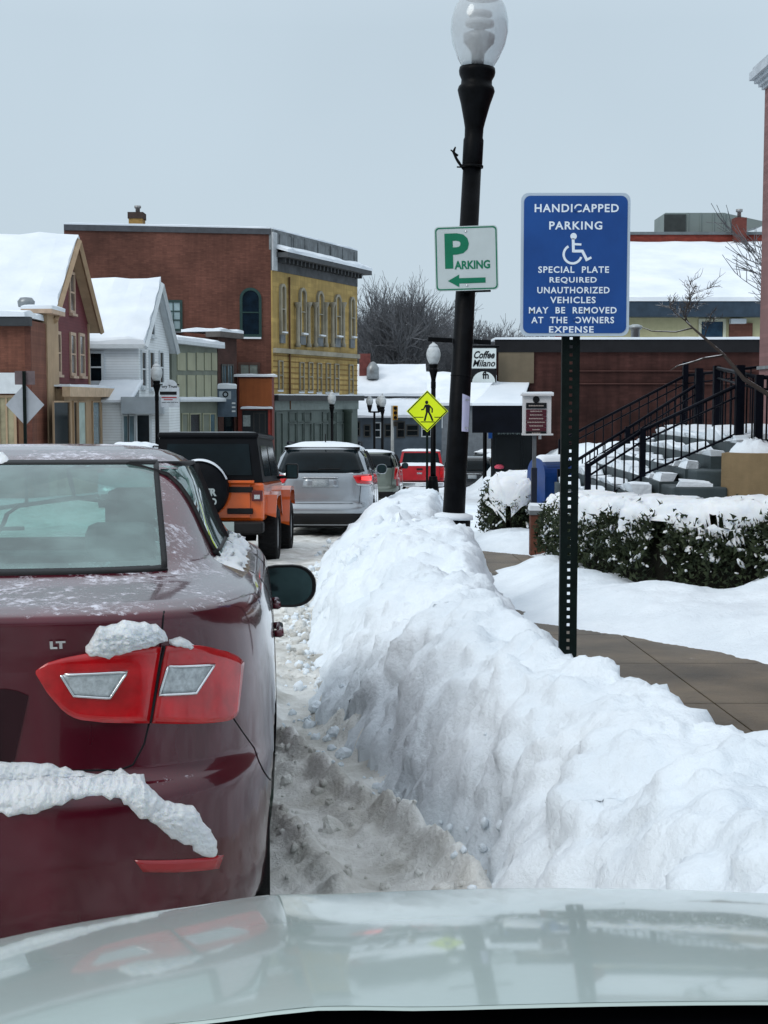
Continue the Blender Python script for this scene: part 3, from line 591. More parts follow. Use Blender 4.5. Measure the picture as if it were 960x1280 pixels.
# side wall openings and chimney
window(fw_, fw_.rect(303, 363, 323.5, 418), r, mat('dark_green_frame', (.02, .05, .045), .5), BLUEGLASS if 0 else mat('navy_pane', (.004, .012, .022), .3, var=.4, spec=.1), fw=.16, arch=True, bars=(0, 1), sill=ROOFSNOW, name='arched_window')
window(fw_, fw_.rect(208, 378, 225, 411), r, mat('dark_green_frame2', (.03, .06, .055), .5), mat('pale_panes', (.30, .40, .42), .2, var=.3, scale=.9), fw=.14, bars=(1, 2), sill=STONE)
window(fw_, fw_.rect(301, 456, 322, 485), r, mat('brown_frame', (.08, .045, .035), .6), mat('curtained_pane', (.20, .23, .20), .3, var=.3), fw=.14, bars=(1, 0))
cz = zt; p0, p1 = X(165, 82.2), X(182, 82.2)
ch = MB(); ch.box(p0, p1, 82.2, 83.2, cz - 1, Z(267, 82.2)); ch = ch.build('chimney', mat('ochre_chimney_brick', (.36, .22, .07), .8, brick=(0, .24), snow=0), r, world=True)
mb = MB(); mb.box(p0 - .05, p1 + .05, 82.15, 83.25, Z(273, 82.2), Z(265, 82.2)); mb.build('chimney_cap', mat('sooty_brick', (.05, .035, .03), .9), ch, world=True)
mb = MB(); mb.lathe([(.13, 0), (.13, .25), (.2, .3), (.2, .42)], 10, c=((p0 + p1) / 2 + .05, 82.7, Z(265, 82.2))); mb.build('chimney_pot', mat('tin_pot', (.3, .3, .3), .4, metal=.5), ch, world=True)

# --- orange boarded shop box in front of the brick wall
A_, B_ = (X(298, 80.6), 80.6), (X(340.5, 80.6), 80.6); f = Facade(A_, B_)
ORB = mat('orange_brown_board', (.30, .085, .025), .65, var=.15, scale=1.2, streak=.15)
r = thing('small_shop', 'small shop with big blank orange brown sign board above an entrance painted as dark shade', 'shop', (A_[0], 80.6, g(80)))
zt = Z(456 + 15, 80.6); 
footprint_wall('wall', [A_, B_, (B_[0], 82.2), (A_[0], 82.0)], g(80) - .6, zt, mat('deep_red_trim', (.17, .03, .02), .6), r)
part_box('sign_board', f, f.rect(299.5, 473, 340, 508), 0, .12, ORB, r)
mb = MB(); snow_slab(mb, [f.pt(-.2, zt, .25), f.pt(f.L + .2, zt, .25), f.pt(f.L + .2, zt, -1.4), f.pt(-.2, zt, -1.4)], .16, .05); q = f.rect(302, 509, 341, 511)
snow_slab(mb, [f.pt(q[0], q[2], .6), f.pt(q[1], q[2], .6), f.pt(q[1], q[2], 0), f.pt(q[0], q[2], 0)], .12, .04); mb.build('ledge_snow', ROOFSNOW, r, world=True)
part_box('recess_shade_panel', f, f.rect(303, 513, 335, 575), 0, .04, mat('recess_shade', (.012, .016, .02), .4), r)  # flat dark sheet, shade of the entrance put into its colour
part_box('poster', f, f.rect(304, 519, 313, 533), .04, .07, mat('pale_poster', (.32, .38, .38), .5, var=.3, scale=8), r)
window(f, f.rect(318, 517, 331, 560), r, mat('dark_bronze_frame', (.04, .04, .04), .4), BLUEGLASS if 0 else DARKGLASS, fw=.06, bars=(1, 0), name='shop_window')
part_box('red_post', f, f.rect(335.5, 512, 338, 575), 0, .1, mat('red_post_paint', (.35, .05, .04), .5), r)

# --- far low building across the cross street, with a gable
GREYB = mat('blue_grey_siding', (.10, .13, .16), .75, var=.3, scale=.6)
Yf = 108
r = thing('low_roadhouse', 'long low blue grey building with snowy gable roof beyond the traffic light', 'building', (X(490, Yf), Yf, g(Yf)))
x0, x1, xg = X(436, Yf), X(552, Yf), X(531, Yf); zg = g(Yf) - .8
f = Facade((x0, Yf), (x1, Yf)); z1 = Z(522, Yf)
footprint_wall('wall', [(x0, Yf), (x1, Yf), (x1, Yf + 4), (x0, Yf + 4)], zg, z1, GREYB, r)
mb = MB(); snow_slab(mb, [(x0, Yf - .5, z1), (x1, Yf - .5, z1), (x1, Yf + 4, Z(500, Yf)), (x0, Yf + 4, Z(500, Yf))], .25, .1); mb.build('lean_to_snow', ROOFSNOW, r, world=True)
u1 = X(520, Yf + 4); ze, zr = Z(491, Yf + 4), Z(458, Yf + 7); 
mb = MB(); ys0, ys1, ym = Yf + 4, Yf + 12, Yf + 8; ux = X(526, Yf + 4); vs = []
for x_ in (ux, x0 - 6): vs += [(x_, ys0, zg), (x_, ys1, zg), (x_, ys1, ze), (x_, ym, zr), (x_, ys0, ze)]
mb.add(vs, [(0, 1, 2, 3, 4), (9, 8, 7, 6, 5), (0, 4, 9, 5), (1, 6, 7, 2), (2, 7, 8, 3), (4, 3, 8, 9)]); mb.build('upper_storey', mat('pale_grey_clapboard', (.30, .33, .36), .7, siding=2), r, world=True)
mb = MB()
for a in (ys0 - .5, ys1 + .5):
    k = .5 * (zr - ze) / (ym - ys0); snow_slab(mb, [(x0 - 6, a, ze - k), (ux + .5, a, ze - k), (ux + .5, ym, zr), (x0 - 6, ym, zr)], .3, .08, 6)
mb.build('roof_snow', ROOFSNOW, r, world=True)
mb = MB(); p = W(456, 459, Yf + 6); mb.box(p.x - .45, p.x + .45, p.y, p.y + .9, p.z - 1.2, Z(442, Yf + 6)); mb.build('chimney', mat('red_chimney_brick', (.16, .05, .045), .8, var=.3), r, world=True)
mb = MB(); p = W(466, 466, Yf + 5.5); mb.lathe([(.5, -.5), (.5, .4), (.25, .8), (.05, .9)], 10, c=p); mb.build('roof_vent', bpy.data.materials['galvanised_vent'], r, world=True)
for q in ((456, 532, 462, 545), (469, 529, 475, 546), (482, 531, 490, 545), (497, 528, 505, 546), (509, 532, 522, 544), (528, 528, 538, 545), (442, 528, 449, 544)):
    window(f, f.rect(*q), r, WTRIM2 if q[0] in (528, 469) else bpy.data.materials['grey_shutter_frame'], DARKGLASS, fw=.09, bars=(0, 1))
Yb = 125
r = thing('snow_roofed_barn', 'plain building with broad snow covered roof behind the yellow crossing sign', 'building', (X(560, Yb), Yb, g(112)))
x0, x1 = X(528, Yb), X(620, Yb); footprint_wall('wall', [(x0, Yb), (x1, Yb), (x1, Yb + 9), (x0, Yb + 9)], g(112) - 1, Z(506, Yb), mat('grey_barn_board', (.16, .18, .2), .8), r)
mb = MB(); snow_slab(mb, [(x0 - .4, Yb - .5, Z(507, Yb)), (x1 + .4, Yb - .5, Z(507, Yb)), (x1 + .4, Yb + 6, Z(466, Yb)), (x0 - .4, Yb + 6, Z(466, Yb))], .3, .1); mb.build('roof_snow', ROOFSNOW, r, world=True)
fb = Facade((x0, Yb), (x1, Yb)); window(fb, fb.rect(545, 520, 552, 534), r, WTRIM2, DARKGLASS)
for q in ((566, 522, 573, 536), (592, 522, 599, 536)): window(fb, fb.rect(*q), r, WTRIM2, DARKGLASS)

# --- right: long brick shop with awning
YB_ = 37.0; x0, x1 = X(620, YB_), 16.5
BRK = mat('dark_red_shop_brick', (.062, .025, .021), .9, var=.5, scale=.6, brick=(0, .24), streak=.35, spec=.2)
r = thing('brick_store', 'one storey dark brick store with blank tan panel, snow capped parapet and corner shop window', 'store', (x0, YB_, g(YB_)))
f = Facade((x0, YB_), (x1, YB_)); zt = Z(426, YB_); zg = g(YB_) - .3
footprint_wall('wall', [(x0, YB_), (x1, YB_), (x1, 50), (X(626, 50), 50)], zg, zt, BRK, r)
part_box('parapet', f, (-.05, f.L, zt - .30, zt + .03), 0, .10, mat('black_parapet', (.012, .012, .014), .8, spec=.2), r)
mb = MB(); snow_slab(mb, [f.pt(-.05, zt + .03, .14), f.pt(f.L, zt + .03, .14), f.pt(f.L, zt + .03, -1.5), f.pt(-.05, zt + .03, -1.5)], .07, .02); mb.build('parapet_snow', ROOFSNOW, r, world=True)
mb = MB()
for yy in (463, 479): fbox(mb, f, f.rect(706, yy, 945, yy + 1.3), 0, .06)
mb.build('brick_ledges', mat('ledge_brick', (.07, .03, .025), .8, snow=2.0), r, world=True)
part_box('tan_panel', f, f.rect(623, 431, 667, 479), 0, .08, mat('tan_blank_panel', (.15, .12, .08), .7, var=.12, scale=2, streak=.1), r)
part_box('store_front', f, f.rect(615, 541, 668, 640), 0, .05, mat('dark_store_frame', (.005, .008, .010), .5, spec=.2), r)
window(f, f.rect(621, 549, 651, 588), r, bpy.data.materials['dark_store_frame'], DARKGLASS, fw=.05, bars=(0, 0), name='shop_window')
window(f, f.rect(656, 552, 667, 612), r, bpy.data.materials['dark_store_frame'], DARKGLASS, fw=.05, bars=(0, 0), name='door')
part_box('store_sill_panel', f, f.rect(621, 590, 652, 612), .05, .09, mat('slate_panel', (.04, .06, .065), .5), r)
mb = MB(); q = f.rect(622, 539, 653, 543)
for k in range(16): u = q[0] + (q[1] - q[0]) * k / 16; fbox(mb, f, (u, u + (.02 if k % 3 else .035), q[2] + .012 * (k % 2), q[3] - .02 * (k % 4 == 1)), .05, .06)
mb.build('door_lettering', mat('grey_lettering', (.16, .2, .2), .5), r, world=True)
mb = MB(); c0 = f.px(623.5, 584); mb.lathe([(.02, -.04), (.11, -.03), (.13, .02), (.08, .07), (.02, .08)], 14, c=f.pt(c0[0], c0[1], .12)); mb.build('pink_flowers', mat('pink_flowers', (.75, .10, .16), .6, var=.4, scale=30, bump=1), r, world=True)
# awning
aw = MB(); q = [(X(590, 35.2), 35.2), (X(652, 35.2), 35.2)]; za, zb = Z(508, 35.2), Z(480, YB_); zl = Z(541, 35.2)
AP = [Vector((q[0][0], 35.2, za)), Vector((q[1][0], 35.2, za)), Vector((X(661, YB_), YB_, zb)), Vector((X(618, YB_), YB_, zb))]
aw.add([*AP, Vector((q[0][0], 35.2, zl)), Vector((q[1][0], 35.2, zl)), Vector((X(661, YB_), YB_, zl)), Vector((X(600, YB_), YB_, zl))],
       [(0, 1, 2, 3), (0, 4, 5, 1), (0, 3, 7, 4), (1, 5, 6, 2)])
o = aw.build('awning', mat('black_awning_cloth', (.003, .004, .007), .85, var=.3, spec=.1), r, world=True)
mb = MB(); snow_slab(mb, [p + Vector((0, 0, .02)) for p in AP], .07, .03, 8); mb.build('awning_snow', ROOFSNOW, o, world=True)
# coffee sign
f2 = Facade((X(588, 36.6), 36.6), (X(622, 36.6), 36.6))
t = thing('coffee_sign', 'white hanging board reading Coffee Milano in black script with a smaller sign below', 'sign', W(606, 480, 36.6))
part_box('board', f2, f2.rect(589, 435.5, 620, 460.5), -.04, .04, mat('white_sign_board', (.62, .68, .68), .5, var=.06), t)
mb = MB(); mb2 = MB()
def T(mb, s, f, px, py, w, h, d=.045, **k):
    u0, z0 = f.px(px, py, d); sc = 36.6 / F if f is f2 else abs(f.px(px + 1, py, d)[0] - u0)
    text_into(mb, s, w * sc, h * sc, lambda a, b: f.pt(u0 + a, z0 + b, d), **k)
T(mb, 'Coffee', f2, 605.5, 443.5, 26, 9.5, shear=.35, bold=.03); T(mb, 'Milano', f2, 605, 454, 28, 8.5, shear=.3, bold=.02); mb.build('lettering', INK, t, world=True)
part_box('lower_board', f2, f2.rect(589, 462, 620, 478), -.04, .03, INK, t)
mb = MB(); u0, z0 = f2.px(604.5, 473); mb.prism([(u0 - .30, z0 - .1)] + [(u0 + .30 * math.cos(a), z0 - .1 + .28 * math.sin(a)) for a in [math.pi * k / 12 for k in range(13)]], f2.pt, .03, .045); mb.build('pale_arch', bpy.data.materials['white_sign_board'], t, world=True)
mb = MB(); T(mb, 'fh', f2, 607, 469, 8, 9, d=.05, bold=.03); mb.build('dark_letters', INK, t, world=True)
mb = MB(); mb.tube([f2.pt(f2.px(590, 433)[0], f2.px(590, 433)[1], 0), f2.pt(f2.px(624, 433)[0], f2.px(590, 433)[1], 0)], .03, 6); mb.tube([f2.pt(f2.px(619.7, 433)[0], f2.px(590, 433)[1], 0), f2.pt(f2.px(619.7, 433)[0], f2.px(590, 478)[1], 0)], .02, 6); mb.build('bracket', BLACKMETAL, t, world=True)

# --- right: pale yellow building with dark blue eaves behind
Yy = 60; x0, x1 = X(745, Yy), 26; f = Facade((x0, Yy), (x1, Yy)); ze = Z(378, Yy); zr = Z(306, Yy + 11)
r = thing('yellow_building', 'pale yellow building with navy eaves and wide snowy roof ending at a brick firewall', 'building', (x0, Yy, g(Yy)))
footprint_wall('wall', [(x0, Yy), (x1, Yy), (x1, Yy + 11), (x0, Yy + 11)], g(Yy) - .5, Z(390, Yy), mat('pale_yellow_paint', (.50, .47, .28), .7, var=.08, streak=.08), r)
part_box('eaves', f, (-.5, f.L + .5, Z(397, Yy), Z(378, Yy)), 0, .7, mat('navy_eaves', (.030, .05, .075), .5, var=.2), r)
mb = MB(); snow_slab(mb, [(x0 - .5, Yy - .75, ze), (x1 + .5, Yy - .75, ze), (x1 + .5, Yy + 11, zr), (x0 - .5, Yy + 11, zr)], .22, .05); mb.build('roof_snow', ROOFSNOW, r, world=True)
fz = Facade((x0 - .4, Yy + 11.2), (x1, Yy + 11.2)); mb = MB(); fbox(mb, fz, (0, fz.L, g(Yy) - .5, Z(291, Yy + 11.2)), 0, -.5); fw2 = mb.build('firewall', mat('red_firewall_brick', (.25, .05, .035), .8, var=.2, brick=(0, .24)), r, world=True)
part_box('coping', fz, (-.1, fz.L, Z(293.5, Yy + 11.2), Z(290, Yy + 11.2)), -.55, .1, mat('grey_coping', (.13, .15, .16), .6, snow=1.9), fw2)
mb = MB(); mb.box(X(911, 71), X(925, 71), 70.6, 71.4, Z(308, 71), Z(273, 71)); c_ = mb.build('chimney', mat('dark_red_chimney', (.15, .045, .035), .8, brick=(0, .24)), fw2, world=True)
mb = MB(); mb.lathe([(.1, 0), (.1, .3), (.17, .32), (.17, .45)], 10, c=(X(918, 71), 71, Z(273, 71))); mb.build('chimney_pot', bpy.data.materials['tin_pot'], c_, world=True)
window(f, f.rect(876, 402, 903, 470), r, mat('cream_trim', (.55, .55, .42), .6), mat('navy_glass', (.02, .05, .085), .1, var=.4), fw=.12, bars=(0, 0))
part_box('brick_infill', f, f.rect(911, 404, 940, 440), 0, .08, REDBRICK, r)
part_box('pale_box', f, f.rect(911, 399, 930, 405), .08, .4, WTRIM2, r)
mb = MB(); mb.lathe([(.16, 0), (.16, .35), (.24, .4), (.24, .5), (.1, .55)], 12, c=(X(792, 50), 50, Z(425, 50))); 
v_ = mb.build('roof_vent', mat('pale_metal_vent', (.38, .42, .44), .4, metal=.4), None, loc=(X(792, 50), 50, Z(425, 50))); tag(v_, 'pale grey mushroom vent pipe on the brick store roof right of the blue sign', 'vent')
# rooftop unit
fh = Facade((X(827, 74), 74), (X(952, 74), 74)); h0, h1 = Z(300, 74), Z(266, 74)
t = thing('rooftop_unit', 'pale green grey rooftop ventilation unit with a dark louvre behind the brick firewall', 'ventilation unit', (X(880, 74), 74, h0))
HV = mat('hvac_sheet_metal', (.20, .25, .245), .5, var=.1, scale=.8)
part_box('casing', fh, (0, fh.rect(912, 0, 913, 9)[0], h0, h1), -3, 0, HV, t)
part_box('louvre', fh, fh.rect(830, 268, 857, 291), 0, .05, mat('louvre_dark', (.04, .05, .05), .6), t)
mb = MB()
for px_ in (859, 875, 891, 902): u = fh.px(px_, 280)[0]; fbox(mb, fh, (u, u + .06, h0, h1), 0, .05)
mb.build('casing_ribs', HV, t, world=True)
mb = MB(); u0 = fh.rect(912, 0, 913, 9)[0]; mb.prism([(u0, h1), (u0, Z(291, 74)), (fh.rect(926, 0, 927, 9)[0], Z(291, 74)), (fh.L, Z(280, 74)), (fh.L, Z(277, 74))], fh.pt, -2.5, -.1); mb.build('intake_hood', HV, t, world=True)

# --- right: tall pink brick building with a white cornice
Yr = 21.0; x0 = X(946.5, Yr); f = Facade((x0, Yr), (x0 + 9, Yr)); zg = g(Yr) - .5; zt = Z(112, Yr)
r = thing('pink_brick_building', 'tall pinkish brick building with white moulded cornice at the right edge above the steps', 'building', (x0, Yr, zg))
footprint_wall('wall', [(x0, Yr), (x0 + 9, Yr), (x0 + 9, Yr - 15), (x0, Yr - 15)], zg, zt, mat('pink_brick', (.24, .13, .125), .8, var=.15, scale=1.2, brick=(0, .21)), r)
mb = MB()
for k, (d, a, b) in enumerate(((.04, 112, 108), (.08, 107.8, 103), (.13, 102.8, 98), (.19, 97.8, 88), (.15, 87.8, 82))):
    za, zb = Z(a, Yr), Z(b, Yr); mb.box(x0 - d, x0 + 9 + d, Yr - 15 - d, Yr + d, za, zb)
mb.build('cornice', mat('white_cornice_paint', (.42, .46, .50), .6, var=.2, scale=3), r, world=True)
mb = MB(); mb.box(x0 - .03, x0 + 9, Yr - 15, Yr + .03, Z(462, Yr), Z(458, Yr)); mb.build('water_table', STONE, r, world=True)

# ------------------------------------------------------------------ stairs, retaining wall, railings
SLATE = mat('slate_steps', (.045, .062, .068), .55, var=.35, scale=2, bump=.3)
CONC = mat('tan_concrete', (.24, .175, .095), .75, var=.25, scale=1.6, bump=.4, bscale=20, streak=.2)
r = thing('stone_steps', 'dark slate steps with snow on the treads climbing right to the pink brick building', 'steps', (3.4, 17, g(18)))
mb = MB(); sb = MB(); sx0, zb0 = 2.55, -1.22; nst = 6
for k in range(nst):
    xa_ = sx0 + k * .29; z_ = CAMZ + zb0 + k * .145; mb.box(xa_, 8.5 if k == nst - 1 else xa_ + .29, 15.9, 20.9, g(19) - .1, z_)
    for j in range(7):
        ya = 15.95 + j * .70; a = random.random()
        snow_slab(sb, [(xa_ + .02, ya, z_ + .002), (xa_ + .28 * (.6 + .4 * a), ya + .05, z_ + .002), (xa_ + .27, ya + .35 + .6 * a, z_ + .002), (xa_ + .04, ya + .5 + .5 * a, z_ + .002)], .05 + .05 * a, .11, 4)
mb.build('treads', SLATE, r, world=True)
snow_slab(sb, [(4.05, 16.1, CAMZ - .49), (8.4, 16.0, CAMZ - .49), (8.4, 20.8, CAMZ - .49), (4.2, 20.8, CAMZ - .49)], .12, .12, 8)
sb.build('step_snow', SNOW, r, world=True)
# broken stack of step stones at the near side
mb = MB()
for k, (a, b, c_, d_) in enumerate(((2.9, 3.5, 15.0, -1.13), (3.15, 3.75, 15.25, -.95), (3.45, 4.2, 15.5, -.78))):
    mb.box(a, b, c_, 15.95, g(15), CAMZ + d_, bev=.02)
mb.build('side_blocks', SLATE, r, world=True)
mb = MB()
for (a, b, c_, d_) in ((2.95, 3.42, 15.05, -1.13), (3.2, 3.6, 15.3, -.95)): snow_slab(mb, [(a, c_, CAMZ + d_ + .002), (b, c_, CAMZ + d_ + .002), (b - .05, c_ + .22, CAMZ + d_ + .002), (a + .04, c_ + .2, CAMZ + d_ + .002)], .09, .10, 5)
mb.build('block_snow', SNOW, r, world=True)
# retaining wall
wx, wy = X(904, 15.4), 15.4; wt = Z(566, 15.4); Mx = Matrix.Translation((wx, wy, 0)) @ Matrix.Rotation(R(-24), 4, 'Z')
r = thing('retaining_wall', 'tan concrete retaining wall beside the steps with snow heaped on its top', 'retaining wall', (wx, wy, g(15)))
mb = MB(); mb.box(0, .62, -.10, 1.1, g(15) - .3, wt, Mx, bev=0); mb.box(.625, 1.4, -.16, 1.1, g(15) - .3, wt - .02, Mx); mb.box(1.405, 4.5, -.14, 1.1, g(15) - .3, wt - .01, Mx); mb.build('wall_blocks', CONC, r, world=True)
mb = MB()
for (cx_, cy_, rr, hh) in ((.28, .25, .27, .17), (.95, .15, .42, .17), (1.9, .3, .6, .15), (3.2, .4, .8, .16)):
    def lump(u, v, cx_=cx_, cy_=cy_, rr=rr, hh=hh):
        a = u * 2 * math.pi; q = v; return Mx @ Vector((cx_ + rr * q * math.cos(a) * (1 + .2 * nz(a, cx_)), cy_ + rr * .8 * q * math.sin(a), wt - .03 + hh * (1 - q * q) ** .7 * (1 + .3 * nz(a, q * 3, cx_, 2)) + (0 if q < 1 else 0)))
    mb.grid(20, 9, lump)
mb.build('heaped_snow', SNOW, r, world=True)

def railing(label, pts, hts, nb, group='iron railings by the steps', thick=.055, big=()):
    """pts: 3D bottoms of the rail line; hts heights; balusters in between"""
    b0 = Vector(pts[0]); r = thing('iron_railing', label, 'railing', b0, 0, group)
    top = MB(); bot = MB()
    for i in range(len(pts) - 1):
        a, b = Vector(pts[i]), Vector(pts[i + 1]); 
        top.tube([a + Vector((0, 0, hts[i])), b + Vector((0, 0, hts[i + 1]))], .024, 6); top.tube([a + Vector((0, 0, hts[i] - .13)), b + Vector((0, 0, hts[i + 1] - .13))], .014, 5)
        bot.tube([a + Vector((0, 0, .10)), b + Vector((0, 0, .10))], .015, 5)
        nbb = int(nb[i] * 1.6)
        for k in range(1, nbb):
            u = k / nbb; p = a.lerp(b, u); h = lerp(hts[i], hts[i + 1], u)
            q = MB(); q.tube([p + Vector((0, 0, .08)), p + Vector((0, 0, h))], .011, 5); q.build('baluster', RAILMETAL, r, world=True)
    top.build('handrail', RAILMETAL, r, world=True); bot.build('bottom_rail', RAILMETAL, r, world=True)
    for i, p in enumerate(pts):
        w = thick * (1.35 if i in big else 1); q = MB(); q.box(p[0] - w / 2, p[0] + w / 2, p[1] - w / 2, p[1] + w / 2, p[2] - .05, p[2] + hts[i] + (.22 if i in big else .03)); q.build('post', RAILMETAL, r, world=True)
    return r
zz = lambda py, Y: Z(py, Y)
railing('black iron stair railing on the far side of the slate steps', [(X(700, 21), 21, zz(655, 21)), (X(784, 21), 21, zz(604, 21)), (X(872, 20.5), 20.5, zz(548, 20.5))], [.80, .82, .80], [6, 8], thick=.075, big=(2,))
railing('black iron stair railing on the near side of the slate steps', [(X(735, 17), 17, zz(646, 17)), (X(803, 17), 17, zz(604, 17)), (X(923, 16.2), 16.2, zz(552, 16.2))], [.62, .64, .66], [4, 8], thick=.07, big=(2,))
railing('black iron guard rail round the top landing by the pink brick corner', [(X(894, 18.6), 18.6, zz(548, 18.6)), (X(947, 15.6), 15.6, zz(562, 15.6)), (X(1040, 15.4), 15.4, zz(562, 15.4))], [.93, .80, .80], [5, 6], thick=.085)
railing('long black iron railing rising behind the stair against the dark brick wall', [(X(700, 23.5), 23.5, zz(615, 23.5)), (X(855, 22.5), 22.5, zz(540, 22.5)), (X(960, 22.3), 22.3, zz(540, 22.3))], [.86, .9, 1.05], [9, 6], thick=.06, big=(1,))

# ------------------------------------------------------------------ hedges
LEAF = mat('yew_hedge_leaf', (.007, .013, .008), .7, var=.5, scale=9, col2=(.032, .042, .020), spec=.15)
TWIG = mat('hedge_twig', (.010, .010, .007), .95, spec=.1, bump=1, bscale=40)
def hedge(label, path, hts, wid, gfn, seed, gaps=()):
    rnd = random.Random(seed); L = [0]
    for a, b in zip(path, path[1:]): L.append(L[-1] + math.hypot(b[0] - a[0], b[1] - a[1]))
    def at(s):
        s = max(0, min(L[-1] - 1e-6, s))
        for i in range(len(path) - 1):
            if s <= L[i + 1]:
                u = (s - L[i]) / (L[i + 1] - L[i]); a, b = Vector(path[i]), Vector(path[i + 1]); t = (b - a).normalized()
                return a.lerp(b, u), Vector((-t.y, t.x)), lerp(hts[i], hts[i + 1], u)
    o0 = Vector((path[0][0], path[0][1], gfn(*path[0])))
    r = thing('snowy_hedge', label, 'hedge', o0, 0, 'snowy hedges beside the sidewalk')
    def surf(s, th, k=1.):                       # th 0..pi across from one side, over the top, to the other
        p, n, h = at(s); lump = 1 + .16 * nz(s * 1.6, seed, math.cos(th)) + .08 * nz(s * 4, th * 2, seed)
        end = min(1, (s + .002) / .45, (L[-1] - s + .002) / .45); end = math.sqrt(max(.0004, 1 - (1 - end) ** 2))
        c_, q = math.cos(th), math.sin(th); ww = wid / 2 * lump * end * k; hh = h * (1 + .07 * nz(s * 1.2, 3, seed)) * (.25 + .75 * end ** .6) * k
        xx = math.copysign(abs(c_) ** .55, c_) * ww; zz_ = (q ** .5) * hh
        base = gfn(p.x, p.y) - .05
        return Vector((p.x + n.x * xx, p.y + n.y * xx, base + .12 + zz_ * .95))
    mb = MB(); nu = int(L[-1] / .12) + 2
    mb.grid(nu, 12, lambda u, v: surf(u * L[-1], v * math.pi, .74)); mb.build('core', TWIG, r, world=True, fix=False)
    lf = MB(); n = int(L[-1] * 5200)
    for _ in range(n):
        s = rnd.random() * L[-1]; th = rnd.random() * math.pi; k = 1.03 + rnd.gauss(0, .085)
        if nz(s * 3, th * 2.2, seed + 9) < -.12: k -= .12
        p = surf(s, th, k); d = Vector((rnd.gauss(0, 1), rnd.gauss(0, 1), rnd.gauss(0, .8))).normalized(); e_ = d.orthogonal().normalized(); sz = rnd.uniform(.02, .05)
        e_ = (Matrix.Rotation(rnd.random() * 6.3, 3, d) @ e_); w_ = d.cross(e_) * sz * .45
        lf.add([p - w_, p + e_ * sz * .9 - w_ * .2, p + e_ * sz * 1.6, p + w_], [(0, 1, 2, 3)])
    lf.build('foliage', LEAF, r, world=True, fix=False)
    sn = MB(); nu = int(L[-1] / .035) + 2; nv = 104; TH = lambda j: (lambda t: math.pi * ((2 * t * t) * .8 + t * .4 * .5 if t < .5 else 1 - (2 * (1 - t) ** 2) * .8 - (1 - t) * .4 * .5))(j / (nv - 1))
    def sp_(i, j):
        s = i / (nu - 1) * L[-1]; th = TH(j)
        edge = math.sin(th); lim = .66 + .30 * nz(s * 1.9, seed, 2) + .20 * nz(s * 4.5, th * 2, seed) + (.35 if nz(s * 3.3, th * 3.3, seed + 17) > .42 else 0)
        on = edge > lim + .02 or (edge > .35 and nz(s * 5, th * 5, seed + 4) > .17 + .25 * (lim - edge))
        th_ = .04 + .085 * sm((edge - lim) * 4) + .03 * abs(nz(s * 5, th * 4, 2)) + .02 * nz(s * 14, th * 10, 4)
        p = surf(s, th); q = surf(s, th, 1.02 + th_ / .55 * .55)
        return (p + (q - p) + Vector((0, 0, th_ * .7))), on
    idx = {}
    for j in range(nv):
        for i in range(nu):
            p, on = sp_(i, j); idx[i, j] = (p, on)
    vs = [idx[i, j][0] if idx[i, j][1] else idx[i, j][0] + (surf(i / (nu - 1) * L[-1], TH(j), .95) - idx[i, j][0]) for j in range(nv) for i in range(nu)]
    fs = [(j * nu + i, j * nu + i + 1, (j + 1) * nu + i + 1, (j + 1) * nu + i) for j in range(nv - 1) for i in range(nu - 1)
          if sum(idx[a][1] for a in ((i, j), (i + 1, j), (i + 1, j + 1), (i, j + 1))) >= 3]
    sn.add(vs, fs, True)
    for _ in range(int(L[-1] * 150)):
        s = rnd.random() * L[-1]; th = rnd.choice((rnd.uniform(.05, .9), rnd.uniform(math.pi - .9, math.pi - .05))); p = surf(s, th, 1.0); a = rnd.uniform(.010, .045) * rnd.uniform(.5, 1.1)
        M_ = Matrix.Translation(p) @ Euler((rnd.random(), rnd.random(), rnd.random() * 6)).to_matrix().to_4x4() @ Matrix.Diagonal((rnd.uniform(.8, 2.2), rnd.uniform(.6, 1.2), rnd.uniform(.4, .8), 1))
        sn.lathe([(a * .4, -a * .7), (a * rnd.uniform(.8, 1.1), -.1 * a), (a * rnd.uniform(.5, .9), a * .45), (a * .2, a * .8)], 6, M=M_)
    sn.build('snow_cover', SNOWF, r, world=True, fix=False)
    return r
lz = lambda x, y: lawn_z(x, y)
hedge('long clipped hedge under thick snow between sidewalk and steps', [(5.2, 11.2), (3.6, 11.75), (2.75, 12.6), (2.38, 14.2), (2.30, 17.4)], [.70, .67, .65, .62, .60], .85, lambda x, y: g(y) + .27, 3)
hedge('short hedge under thick snow beside the directory sign post', [(2.45, 24.2), (1.95, 21.9)], [.82, .80], .95, lambda x, y: g(y) + .22, 11)

